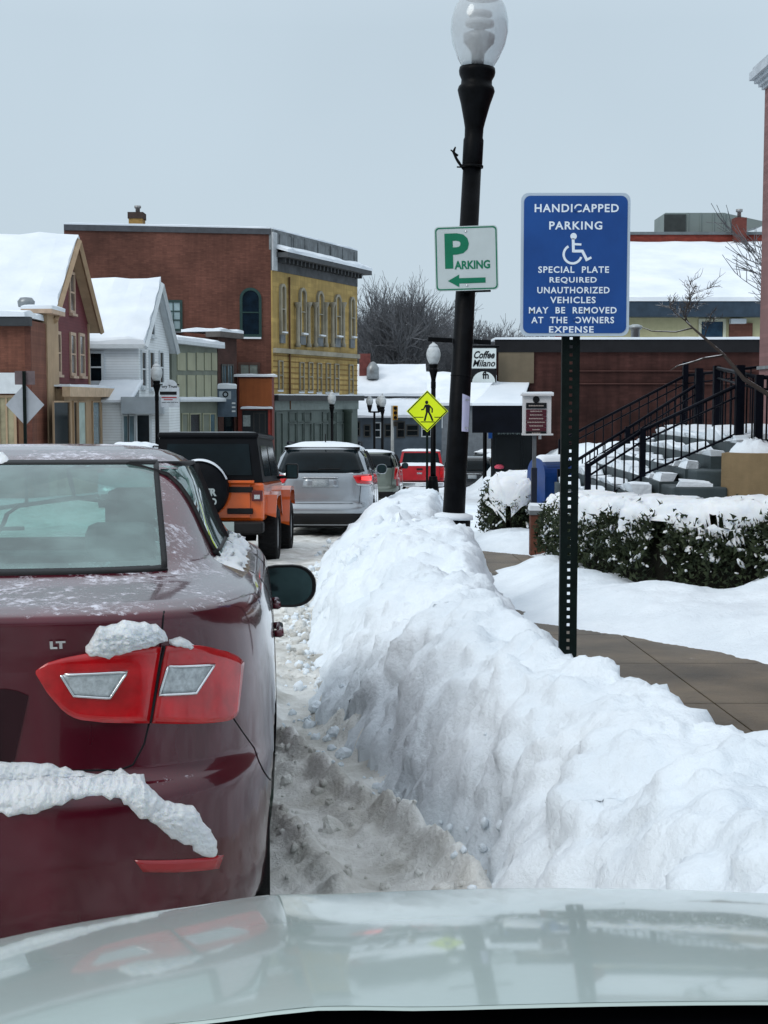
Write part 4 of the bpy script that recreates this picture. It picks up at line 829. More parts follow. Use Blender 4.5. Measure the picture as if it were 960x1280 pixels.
# ------------------------------------------------------------------ vehicle shells
class Shell:
    def __init__(s, rows, yc, p, qr, qf, M):
        s.rows = rows; s.yc = yc; s.p = p; s.qr = qr; s.qf = qf; s.M = M; s.Mi = M.inverted(); s.z0 = rows[0][0]; s.z1 = rows[-1][0]; s.n = 1500; s.t = []
        k = 0
        for i in range(s.n + 1):
            z = lerp(s.z0, s.z1, i / s.n)
            while k < len(rows) - 2 and z > rows[k + 1][0]: k += 1
            u = (z - rows[k][0]) / (rows[k + 1][0] - rows[k][0]); s.t.append(tuple(lerp(rows[k][c], rows[k + 1][c], u) for c in (1, 2, 3)))
    def at(s, z): return s.t[max(0, min(s.n, int((z - s.z0) / (s.z1 - s.z0) * s.n + .5)))]
    def Fv(s, x, y, z):
        if z < s.z0 or z > s.z1: return 9
        w, yr, yf = s.at(z); a, q = (s.yc - yr, s.qr) if y < s.yc else (yf - s.yc, s.qf)
        return (abs(x) / w) ** s.p + (abs(y - s.yc) / max(a, .01)) ** q - 1
    def hit(s, px, py):
        d = ray(px, py); o = s.Mi @ CAM; dl = (s.Mi.to_3x3() @ d); c = s.Mi @ CAM; t = max(.3, (-1.2 - c.y) / dl.y); e_ = (s.rows[0][3] + 1.5 - c.y) / dl.y; st = .025
        while t < e_:
            P = o + dl * t
            if s.Fv(*P) < 0:
                lo, hi = t - st, t
                for _ in range(14):
                    m = (lo + hi) / 2
                    if s.Fv(*(o + dl * m)) < 0: hi = m
                    else: lo = m
                return o + dl * hi
            t += st
        return None
    def nrm(s, P, h=.012):
        f0 = s.Fv(*P); v = []
        for k in range(3):
            a = list(P); b = list(P); a[k] += h; b[k] -= h; v.append(min(3, s.Fv(*a)) - min(3, s.Fv(*b)))
        v = Vector(v); return v.normalized() if v.length > 1e-6 else Vector((0, -1, 0))
    def ring(s, z, N, row=None):
        w, yr, yf = row or s.at(z); pts = []
        for a0, q, sg, e0 in ((s.yc - yr, s.qr, -1, 0), (yf - s.yc, s.qf, 1, 1)):
            L = []
            for i in range(161):
                t = i / 160 * math.pi / 2; sx = math.sin(t); cy = math.cos(t); L.append((w * sx ** (2 / s.p) if sx > 0 else 0, s.yc + sg * a0 * (cy ** (2 / q) if cy > 1e-9 else 0)))
            pts.append(L)
        P = pts[0] + pts[1][::-1][1:]; acc = [0]
        for a, b in zip(P, P[1:]): acc.append(acc[-1] + math.hypot(b[0] - a[0], b[1] - a[1]))
        out = []; k = 0
        for i in range(N + 1):
            L = acc[-1] * i / N
            while k < len(P) - 2 and acc[k + 1] < L: k += 1
            u = (L - acc[k]) / max(1e-9, acc[k + 1] - acc[k]); out.append((lerp(P[k][0], P[k + 1][0], u), lerp(P[k][1], P[k + 1][1], u)))
        full = out + [(-x, y) for x, y in out[::-1][1:-1]]
        return full
    def body(s, N=60, sub=3, cut=None, fine=None):
        mb = MB(); rows = []
        for a, b in zip(s.rows, s.rows[1:]):
            k_ = sub if fine is None else max(1, int(max(abs(b[0] - a[0]), abs(b[2] - a[2])) / fine))
            for k in range(k_): rows.append(tuple(lerp(a[c], b[c], k / k_) for c in range(4)))
        rows.append(s.rows[-1]); n = 2 * N
        vs = []
        for rw in rows: vs += [Vector((x, y, rw[0])) for x, y in s.ring(rw[0], N, rw[1:])]
        fs = []
        for j in range(len(rows) - 1):
            for i in range(n):
                f = (j * n + i, j * n + (i + 1) % n, (j + 1) * n + (i + 1) % n, (j + 1) * n + i)
                if cut:
                    c = (vs[f[0]] + vs[f[1]] + vs[f[2]] + vs[f[3]]) / 4
                    if cut(c): continue
                fs.append(f)
        mb.add(vs, fs, True); mb.add(vs[-n:], [tuple(range(n))], False)
        return mb
    def ry(s, x, z):
        w, yr, yf = s.at(z); return s.yc - (s.yc - yr) * max(0, 1 - min(1, abs(x) / w) ** s.p) ** (1 / s.qr)
    def fy(s, x, z):
        w, yr, yf = s.at(z); return s.yc + (yf - s.yc) * max(0, 1 - min(1, abs(x) / w) ** s.p) ** (1 / s.qf)
    def sx(s, y, z):
        w, yr, yf = s.at(z); a, q = (s.yc - yr, s.qr) if y < s.yc else (yf - s.yc, s.qf)
        return w * max(0, 1 - min(1, abs(y - s.yc) / a) ** q) ** (1 / s.p)
    def surf(s, mode, a, b):
        if mode == 'rear': return Vector((a, s.ry(a, b), b))
        if mode == 'front': return Vector((a, s.fy(a, b), b))
        if mode == 'right': return Vector((s.sx(a, b), a, b))
        if mode == 'left': return Vector((-s.sx(a, b), a, b))
        if mode == 'px': return s.hit(a, b)
    def patch(s, mode, top, bot, nu=12, nv=6, off=.006, skirt=.02, mb=None, bulge=None):
        mb = mb or MB()
        def poly(pl, u):
            L = [0]
            for a, b in zip(pl, pl[1:]): L.append(L[-1] + math.hypot(b[0] - a[0], b[1] - a[1]))
            t = u * L[-1]
            for i in range(len(pl) - 1):
                if t <= L[i + 1] + 1e-9:
                    k = (t - L[i]) / max(1e-9, L[i + 1] - L[i]); return (lerp(pl[i][0], pl[i + 1][0], k), lerp(pl[i][1], pl[i + 1][1], k))
            return pl[-1]
        vs = []; last = None
        for j in range(nv + 1):
            for i in range(nu + 1):
                u, v = i / nu, j / nv; A = poly(top, u); B = poly(bot, u); P = s.surf(mode, lerp(A[0], B[0], v), lerp(A[1], B[1], v))
                if P is None: P = last or Vector((0, 0, 0)); nn = Vector((0, -1, 0))
                else: nn = s.nrm(P)
                last = P; o = off if bulge is None else bulge(u, v, P)
                vs.append(P + nn * o)
        n1 = nu + 1; fs = [(j * n1 + i, j * n1 + i + 1, (j + 1) * n1 + i + 1, (j + 1) * n1 + i) for j in range(nv) for i in range(nu)]
        if skirt:
            bd = [i for i in range(nu)] + [j * n1 + nu for j in range(nv)] + [nv * n1 + nu - i for i in range(nu)] + [(nv - j) * n1 for j in range(nv)]
            o = len(vs); vs += [vs[b] - s.nrm(vs[b]) * skirt for b in bd]; m = len(bd); fs += [(bd[k], bd[(k + 1) % m], o + (k + 1) % m, o + k) for k in range(m)]
        return mb.add(vs, fs, True)
    def line(s, mode, pts, r=.003, off=.0015, mb=None, seg=8):
        mb = mb or MB(); P = []
        for a, b in zip(pts, pts[1:]):
            for k in range(seg): 
                q = s.surf(mode, lerp(a[0], b[0], k / seg), lerp(a[1], b[1], k / seg))
                if q is not None: P.append(q + s.nrm(q) * off)
        q = s.surf(mode, *pts[-1]); 
        if q is not None: P.append(q)
        return mb.tube(P, r, 4) if len(P) > 1 else mb

def make_wheel(parent, x, y, rad, w=.22, steer=0, spokes=5, tyre=None, snowy=False):
    side = 1 if x > 0 else -1
    M = Matrix.Translation((x, y, rad)) @ Matrix.Rotation(R(90) * side, 4, 'Y')
    mb = MB(); mb.lathe([(rad * .66, -w / 2), (rad * .9, -w / 2), (rad * .98, -w * .38), (rad, -w * .2), (rad, w * .2), (rad * .98, w * .38), (rad * .9, w / 2), (rad * .66, w / 2), (rad * .62, w * .2)], 30, M=M)
    for k in range(28):
        a = k / 28 * 2 * math.pi; q = M @ Matrix.Rotation(a, 4, 'Z'); mb.box(rad * .985, rad * 1.02, -.02, .02, -w * .42, -w * .04, q); mb.box(rad * .985, rad * 1.02, .02, .05, w * .04, w * .42, q)
    t = mb.build('wheel', RUBBER, parent)
    mb = MB(); mb.lathe([(rad * .66, w * .1), (rad * .66, w * .42), (rad * .60, w * .40), (rad * .58, w * .12)], 28, M=M)
    for k in range(spokes):
        q = M @ Matrix.Rotation(k / spokes * 2 * math.pi, 4, 'Z'); mb.box(0, rad * .62, -.045, .045, w * .22, w * .36, q)
    mb.lathe([(.02, w * .38), (.07, w * .36), (.08, w * .2)], 12, M=M); mb.build('rim', RIM, t); return t

def door_mirror(parent, x, y, z, w=.20, h=.15, mcol=BLACKPL, arm=.08):
    sg = 1 if x > 0 else -1; mb = MB()
    prof = [(0, 1.0, 1.0), (.02, 1.03, 1.03), (.06, .98, .98), (.10, .8, .8), (.135, .45, .5), (.145, .15, .2)]
    n = 26; vs = []
    for d, a, b in prof:
        for k in range(n):
            t = 2 * math.pi * k / n; c_, s_ = math.cos(t), math.sin(t); X_ = math.copysign(abs(c_) ** .62, c_) * w / 2 * a; Z_ = math.copysign(abs(s_) ** .72, s_) * h / 2 * b
            if c_ * sg < 0: Z_ *= 1.0 - .12 * abs(c_)
            if c_ * sg > 0: Z_ *= 1 - .25 * abs(c_) ** 3
            vs.append(Vector((x + X_, y + d, z + Z_)))
    fs = [(i * n + k, i * n + (k + 1) % n, (i + 1) * n + (k + 1) % n, (i + 1) * n + k) for i in range(len(prof) - 1) for k in range(n)] + [tuple(range(5 * n, 6 * n))]
    mb.add(vs, fs, True)
    inner = [vs[k] * 1.0 for k in range(n)]; ctr = Vector((x, y, z)); rim = [ctr + (v - ctr) * .9 + Vector((0, .004, 0)) for v in inner]
    mb.add(inner + rim, [(k, (k + 1) % n, n + (k + 1) % n, n + k) for k in range(n)], True)
    mb.tube([(x - sg * w * .45, y + .05, z - h * .28), (x - sg * (w * .5 + arm * .6), y + .07, z - h * .55), (x - sg * (w * .5 + arm), y + .08, z - h * .75)], [.035, .03, .045], 8)
    o = mb.build('door_mirror', mcol, parent)
    gb = MB(); gb.add([ctr + (v - ctr) * .905 + Vector((0, .006, 0)) for v in inner], [tuple(range(n))], False)
    gb.build('mirror_glass', MIRROR, o); return o
MIRROR = mat('mirror_glass', (.035, .06, .065), .06, metal=.6, var=.3, scale=6)

def place(y, x, yaw=0, dz=0):
    sl_ = math.atan(.043) if y < 108 else 0
    return Matrix.Translation((x, y, g(y) + dz)) @ Matrix.Rotation(yaw, 4, 'Z') @ Matrix.Rotation(-sl_, 4, 'X')
def put(root, M):
    root.location = M.to_translation(); root.rotation_euler = M.to_euler()

# ------------------------------------------------------------------ maroon sedan, parked just ahead
MCAR = place(3.52, -1.165, R(4.9), -.0)
rows = [(.11, .84, .10, 4.42), (.16, .872, .05, 4.50), (.26, .886, .025, 4.57), (.40, .892, .008, 4.61), (.55, .897, .0, 4.62), (.585, .897, .004, 4.62), (.600, .897, .035, 4.61),
        (.62, .897, .062, 4.60), (.72, .896, .055, 4.55), (.85, .892, .046, 4.35), (.94, .884, .038, 3.90), (1.0, .874, .020, 3.62), (1.035, .862, .004, 3.45), (1.052, .852, .0, 3.40),
        (1.062, .844, .022, 3.36), (1.078, .828, .10, 3.30), (1.092, .805, .24, 3.23), (1.106, .772, .38, 3.17), (1.122, .732, .48, 3.12), (1.15, .698, .56, 3.06),
        (1.23, .660, .76, 2.92), (1.33, .622, 1.00, 2.72), (1.41, .590, 1.20, 2.58), (1.455, .565, 1.34, 2.46), (1.485, .525, 1.46, 2.36), (1.508, .47, 1.60, 2.28), (1.524, .38, 1.76, 2.20), (1.533, .25, 1.9, 2.12)]
S = Shell(rows, 2.0, 3.0, 7.0, 6, MCAR)
CARP = mat('maroon_car_paint', (.085, .003, .013), .20, metal=.15, var=.12, scale=2, coat=.8, frost=2.86, streak=.35)
CGLASS = glassmat('car_glass', (.48, .74, .70), .26)
def inwin(y, z): 
    return 1.155 < z < 1.435 and (1.14 + (z - 1.15) * .8) < y < 2.98 - (z - 1.15) * 1.55 and abs(y - 2.04) > .03
def cut_sedan(c):
    x, y, z = c
    if math.hypot(y - .98, z - .33) < .345 and abs(x) > .6 and z < .7: return True
    if math.hypot(y - 3.68, z - .33) < .345 and abs(x) > .6 and z < .7: return True
    if 1.155 < z < 1.445 and y < 1.6 and abs(x) < lerp(.535, .465, (z - 1.15) / .30) and y < S.ry(x, z) + .03: return True
    if 1.10 < z < 1.44 and y > 2.4 and abs(x) < lerp(.60, .50, (z - 1.1) / .34) and y > S.fy(x, z) - .03: return True
    if inwin(y, z) and abs(x) > .45: return True
    return False
car = thing('parked_car', 'maroon four door saloon with LT badge and snow on its lamps, nearest car ahead', 'car'); put(car, MCAR)
body = S.body(N=150, fine=.024, cut=cut_sedan).build('body', CARP, car)
mb = S.patch('rear', [(-.475, 1.46), (.475, 1.46)], [(-.56, 1.135), (.56, 1.135)], 24, 14, .004, .0)
rw = mb.build('rear_window', CGLASS, car)
fr = MB()
S.patch('rear', [(-.475, 1.466), (.475, 1.466)], [(-.468, 1.450), (.468, 1.450)], 24, 2, .005, .015, fr); S.patch('rear', [(-.55, 1.143), (.55, 1.143)], [(-.565, 1.130), (.565, 1.130)], 24, 2, .005, .015, fr)
for sg in (-1, 1): S.patch('rear', [(sg * .462, 1.46), (sg * .480, 1.46)], [(sg * .545, 1.135), (sg * .562, 1.135)], 2, 14, .005, .015, fr)
fr.build('window_seal', BLACKPL, rw)
S.patch('front', [(-.51, 1.46), (.51, 1.46)], [(-.62, 1.07), (.62, 1.07)], 20, 12, .004, 0).build('windscreen', CGLASS, car)
for sd, sg in (('right', 1), ('left', -1)):
    for (t, b_) in (([(1.36, 1.445), (2.00, 1.445)], [(1.12, 1.14), (2.00, 1.14)]), ([(2.08, 1.445), (2.53, 1.445)], [(2.08, 1.14), (3.02, 1.14)])):
        o = S.patch(sd, t, b_, 10, 6, .003, 0).build('side_window', CGLASS, car)
    mb = MB(); S.line(sd, [(1.08, 1.15), (3.05, 1.15)], .009, .004, mb); S.line(sd, [(1.10, 1.14), (1.36, 1.45), (2.53, 1.455), (3.05, 1.14)], .011, .004, mb); S.line(sd, [(2.04, 1.15), (2.04, 1.45)], .03, -.01, mb)
    mb.build('window_trim', BLACKPL, car)
    for L_ in ([(1.10, 1.16), (1.18, .95), (1.30, .55), (1.42, .40)], [(2.06, 1.14), (2.04, .9), (2.04, .35)], [(3.02, 1.1), (3.05, .9), (3.0, .35)]):
        mb = MB(); S.line(sd, L_, .003, -.0005, mb); mb.build('panel_seam', INK, car)
    for yy in (1.22, 2.15):
        mb = MB(); P0 = S.surf(sd, yy, .86); P1 = S.surf(sd, yy + .2, .865); o_ = Vector((sg * .022, 0, 0)); mb.tube([P0, P0 + o_, P1 + o_, P1], [.012, .014, .014, .012], 6); mb.build('door_handle', CARP, car)
for x_ in (-.765, .765):
    for y_ in (.98, 3.68): make_wheel(car, x_, y_, .325, .21)
mb = MB()
for y_ in (.98, 3.68):
    for sg in (-1, 1): mb.lathe([(.345, 0), (.36, 0), (.36, .34), (.345, .34)], 26, M=Matrix.Translation((sg * .87, y_, .33)) @ Matrix.Rotation(-R(90) * sg, 4, 'Y'))
mb.box(-.72, .72, .25, 4.4, .16, .2); mb.build('wheel_wells', BLACKPL, car)
door_mirror(car, .945, 2.62, .900, .285, .190, BLACKPL, .05)
door_mirror(car, -.945, 2.62, .900, .285, .190, BLACKPL, .05)
# tail lamps, both sides (right side as photographed)
CLEARL = mat('reverse_lens', (.40, .44, .46), .12, var=.3, scale=60, coat=.6)
def lampset(flip):
    k = -1 if flip else 1
    def loc(px, py):
        P = S.hit(px, py); return P
    def P2(L): 
        o = []
        for q in L: h = loc(*q); o.append((h.x * k, h.z))
        return o
    out = []
    for nm, top, bot, lt, lb in (('inner_tail_lamp', [(45, 838), (58, 829), (80, 822), (130, 813), (170, 809), (199, 808)], [(45, 841), (60, 866), (80, 889), (96, 898), (130, 902), (185, 903)], [(76, 842), (157, 838)], [(92, 868), (136, 871)]),
                                 ('outer_tail_lamp', [(205, 808), (230, 805), (255, 807), (280, 814), (293, 820), (301, 828)], [(189, 903), (230, 904), (262, 903), (284, 900), (291, 895), (294, 889)], [(206, 832), (262, 830)], [(196, 867), (240, 865)])):
        o = S.patch('rear', P2(top), P2(bot), 18, 10, .012, .03).build(nm, REDLENS, car)
        mb = S.patch('rear', P2(lt), P2(lb), 10, 6, .019, .004); mb.build('reverse_lens', CLEARL, o)
        mb = MB(); S.line('rear', P2([lt[0], lb[0], lb[1], lt[1], lt[0]]), .0045, .019, mb); mb.build('chrome_frame', CHROME, o)
    mb = MB(); S.line('rear', P2([(203, 806), (198, 830), (190, 880), (186, 904)]), .004, .012, mb); mb.build('lamp_gap', INK, car)
    S.patch('rear', P2([(168, 1075), (278, 1068)]), P2([(178, 1089), (272, 1085)]), 12, 3, .006, .02).build('bumper_reflector', mat('reflector_red', (.30, .01, .015), .2, coat=.7) if not flip else bpy.data.materials['reflector_red'], car)
    for L_ in ([(205, 764), (202, 800)], [(186, 905), (180, 930), (166, 956), (150, 962), (0, 962)], [(292, 898), (318, 935), (338, 975)]):
        mb = MB(); S.line('rear', P2(L_), .003, -.0005, mb); mb.build('panel_seam', INK, car)
lampset(False); lampset(True)
# badge
mb = MB(); h0 = S.hit(63, 806); h1 = S.hit(82, 806); zc = (h0.z + h1.z) / 2
text_into(mb, 'LT', .040, .021, lambda a, b: Vector(((h0.x + h1.x) / 2 + a, S.ry((h0.x + h1.x) / 2 + a, zc + b) - .005, zc + b)), bold=.06); mb.build('badge', CHROME, car)
# licence plate on a patch painted dark as the hollow's shade (centre of the tail)
S.patch('rear', [(-.24, .85), (-.20, .87), (.20, .87), (.24, .85)], [(-.20, .68), (-.17, .66), (.17, .66), (.20, .68)], 16, 4, .003, 0).build('plate_recess_shade', mat('shaded_maroon', (.018, .002, .005), .4), car)
S.patch('rear', [(-.155, .82), (.155, .82)], [(-.155, .67), (.155, .67)], 4, 2, .012, .01).build('licence_plate', PLATE, car)
S.patch('rear', [(-.55, .21), (.55, .21)], [(-.5, .13), (.5, .13)], 12, 3, .006, .02).build('lower_valance', BLACKPL, car)
# interior
INT = mat('grey_seat_cloth', (.035, .04, .042), .9, var=.2, scale=9)
for x_ in (-.37, .37):
    mb = MB(); mb.box(x_ - .24, x_ + .24, 1.95, 2.08, .5, 1.10, bev=.05); mb.box(x_ - .25, x_ + .25, 1.95, 2.5, .42, .56, bev=.05); s_ = mb.build('front_seat', INT, car)
    mb = MB(); mb.box(x_ - .14, x_ + .14, 1.93, 2.01, 1.12, 1.36, bev=.05); mb.tube([(x_, 1.98, 1.08), (x_, 1.98, 1.15)], .02, 6); mb.build('head_rest', INT, s_)
mb = MB(); mb.box(-.62, .62, 1.02, 1.2, .5, 1.12, bev=.05); mb.box(-.62, .62, 1.05, 1.6, .42, .56, bev=.05); b_ = mb.build('rear_bench', INT, car)
for x_ in (-.38, .38): mb = MB(); mb.box(x_ - .12, x_ + .12, 1.05, 1.13, 1.13, 1.26, bev=.04); mb.build('head_rest', INT, b_)
mb = MB(); mb.box(-.62, .62, .62, 1.04, 1.06, 1.085); mb.build('parcel_shelf', INT, car)
mb = MB(); mb.box(-.66, .66, 2.9, 3.2, .8, 1.04, bev=.04); mb.build('dashboard', INT, car)
# snow clinging to the car: separate clumps
def car_snow(label, top, bot, th, nu, nv, edge=.5, seed=0):
    def bl(u, v, P):
        e_ = min(1, 4 * u, 4 * (1 - u)); pr = (max(0, 1 - (2 * v - 1) ** 2)) ** .5 * (e_ ** .5)
        Pv = P * 1.0; return th * pr ** .8 * (.72 + .40 * nz(Pv.x, Pv.z, seed, 13) + .16 * (.5 - min(1, noise.voronoi(Vector((Pv.x * 55, Pv.z * 55, seed)))[0][0])) + .18 * nz(Pv.x, Pv.z, seed, 75) + .12 * nz(Pv.x, Pv.z, seed, 150)) - .001
    mb = S.patch('px', top, bot, nu, nv, .0, 0, bulge=bl); mb.v = [tuple(MCAR @ Vector(v)) for v in mb.v]
    c0 = Vector(mb.v[len(mb.v) // 2]); return tag(mb.build('snow_clump', SNOWF, None, loc=c0), label, 'snow', kind='stuff')
def jag(L, a, sd):
    out = []
    for (p, q) in zip(L, L[1:]):
        for k in range(5): t = k / 5; x, y = lerp(p[0], q[0], t), lerp(p[1], q[1], t); out.append((x + a * nz(x, y, sd, .13) * .6, y + a * nz(y, x, sd, .11) + a * .15 * nz(y, x, sd, .4)))
    return out + [L[-1]]
car_snow('lump of fluffy snow on the right tail lamp of the maroon car', jag([(107, 808), (125, 783), (160, 774), (195, 780), (209, 797)], 4, 1), jag([(107, 816), (135, 822), (170, 812), (195, 806), (209, 802)], 4, 2), .048, 90, 44, seed=1)
car_snow('small snow lump above the outer tail lamp of the maroon car', jag([(211, 799), (225, 794), (243, 806)], 3, 3), jag([(211, 805), (228, 810), (243, 811)], 3, 4), .022, 24, 12, seed=2)
car_snow('long snow drape resting on the rear bumper ledge of the maroon car', jag([(-150, 960), (-60, 955), (0, 949), (50, 953), (92, 960), (112, 968), (150, 963), (178, 975), (205, 1000), (240, 1008), (262, 1035), (272, 1062)], 7, 5),
         jag([(-150, 1010), (-60, 1022), (0, 1018), (45, 1016), (85, 1003), (115, 993), (150, 1000), (175, 1020), (200, 1035), (225, 1052), (248, 1066), (270, 1070)], 7, 6), .040, 300, 50, seed=3)
car_snow('strip of snow on the left edge of the maroon car roof', [(-40, 560), (-20, 562), (4, 566), (12, 574)], [(-40, 578), (-20, 580), (2, 582), (12, 578)], .02, 24, 12, seed=5)
mb = MB()
def sidesnow(u, v):
    y = lerp(1.0, 3.0, u); z = 1.142 - .045 * v + .012 * nz(y, v, 0, 6); P = S.surf('right', y, z); th = .028 * math.sin(math.pi * min(1, max(0, v))) * (.7 + .5 * nz(y, v * 3, 1, 7)) * (1 if nz(y, 0, 0, 2.2) > -.25 else .2) * min(1, 6 * u, 6 * (1 - u)); return MCAR @ (P + S.nrm(P) * max(th, -.001))
mb.grid(120, 10, sidesnow); tag(mb.build('snow_strip', SNOWF, None, loc=MCAR @ Vector((.8, 2, 1.1))), 'thin snow strip along the right window sill of the maroon car', 'snow', kind='stuff')

# ------------------------------------------------------------------ own car bonnet in front of the camera
HOODP = mat('pale_silver_green_paint', (.46, .555, .53), .27, metal=.2, var=.05, scale=1.5, coat=.75, bump=.04, bscale=5)
def hood_z(x, y):
    d = y - 1.22; dx = x - lerp(.36, .24, max(0, min(1, d / .8))); z = -.543 - .145 * d - .085 * d * d - lerp(.055, .085, max(0, min(1, d / .8))) * dx * dx - .05 * abs(dx) ** 4
    e_ = max(0, y - (1.93 - .02 * dx * dx)); z -= 1.3 * e_ * e_ + 5 * e_ ** 3
    return CAMZ + z + .006 * math.exp(-((abs(dx) - .42) / .07) ** 2)
own = thing('own_car', 'pale silver green car the photo is taken from, only its curved bonnet seen below', 'car', (.22, 1.2, g(1.2)))
mb = MB(); mb.grid(90, 60, lambda u, v: Vector((lerp(-.62, 1.06, u), lerp(1.235, 2.22 - .12 * (2 * u - 1) ** 2, v), hood_z(lerp(-.62, 1.06, u), lerp(1.235, 2.22 - .12 * (2 * u - 1) ** 2, v)))))
mb.build('bonnet', HOODP, own, world=True)
for sg, nm in ((-1, 'wing'), (1, 'wing')):
    def wing(u, v, sg=sg):
        x = .22 + sg * (.845 + .09 * math.sin(v * math.pi / 2)); y = lerp(1.0, 2.2, u) ; e_ = hood_z(.22 + sg * .84, y)
        return Vector((x - sg * .10 * max(0, (u - .8)) * 5 * u, y, e_ - .004 - .65 * (1 - math.cos(v * math.pi / 2)) ** .9))
    mb = MB(); mb.grid(24, 14, wing); mb.build('wing', HOODP, own, world=True)
mb = MB(); mb.grid(40, 12, lambda u, v: Vector((lerp(-.62, 1.06, u), 2.22 - .12 * (2 * u - 1) ** 2 + .07 * math.sin(v * math.pi), lerp(hood_z(lerp(-.62, 1.06, u), 2.2 - .12 * (2 * u - 1) ** 2) - .02, g(2) + .25, v)))); mb.build('front_bumper', HOODP, own, world=True)
mb = MB(); mb.grid(40, 8, lambda u, v: Vector((lerp(-.64, 1.08, u), lerp(.70, 1.32, v), hood_z(lerp(-.62, 1.06, u), 1.235) - .030))); mb.build('wiper_cowl', mat('matt_black_cowl', (.004, .005, .008), .95, var=.3, scale=10, spec=.05), own, world=True)
mb = MB(); mb.grid(40, 3, lambda u, v: Vector((lerp(-.62, 1.06, u), 1.236 - .003 * v, hood_z(lerp(-.62, 1.06, u), 1.236) + .0 - .003 * v))); mb.build('bonnet_edge', CHROME if 0 else HOODP, own, world=True)
mb = MB(); mb.box(-.55, 1.0, .80, 1.9, g(2) + .2, CAMZ - 1.0); mb.build('engine_bay', BLACKPL, own, world=True)

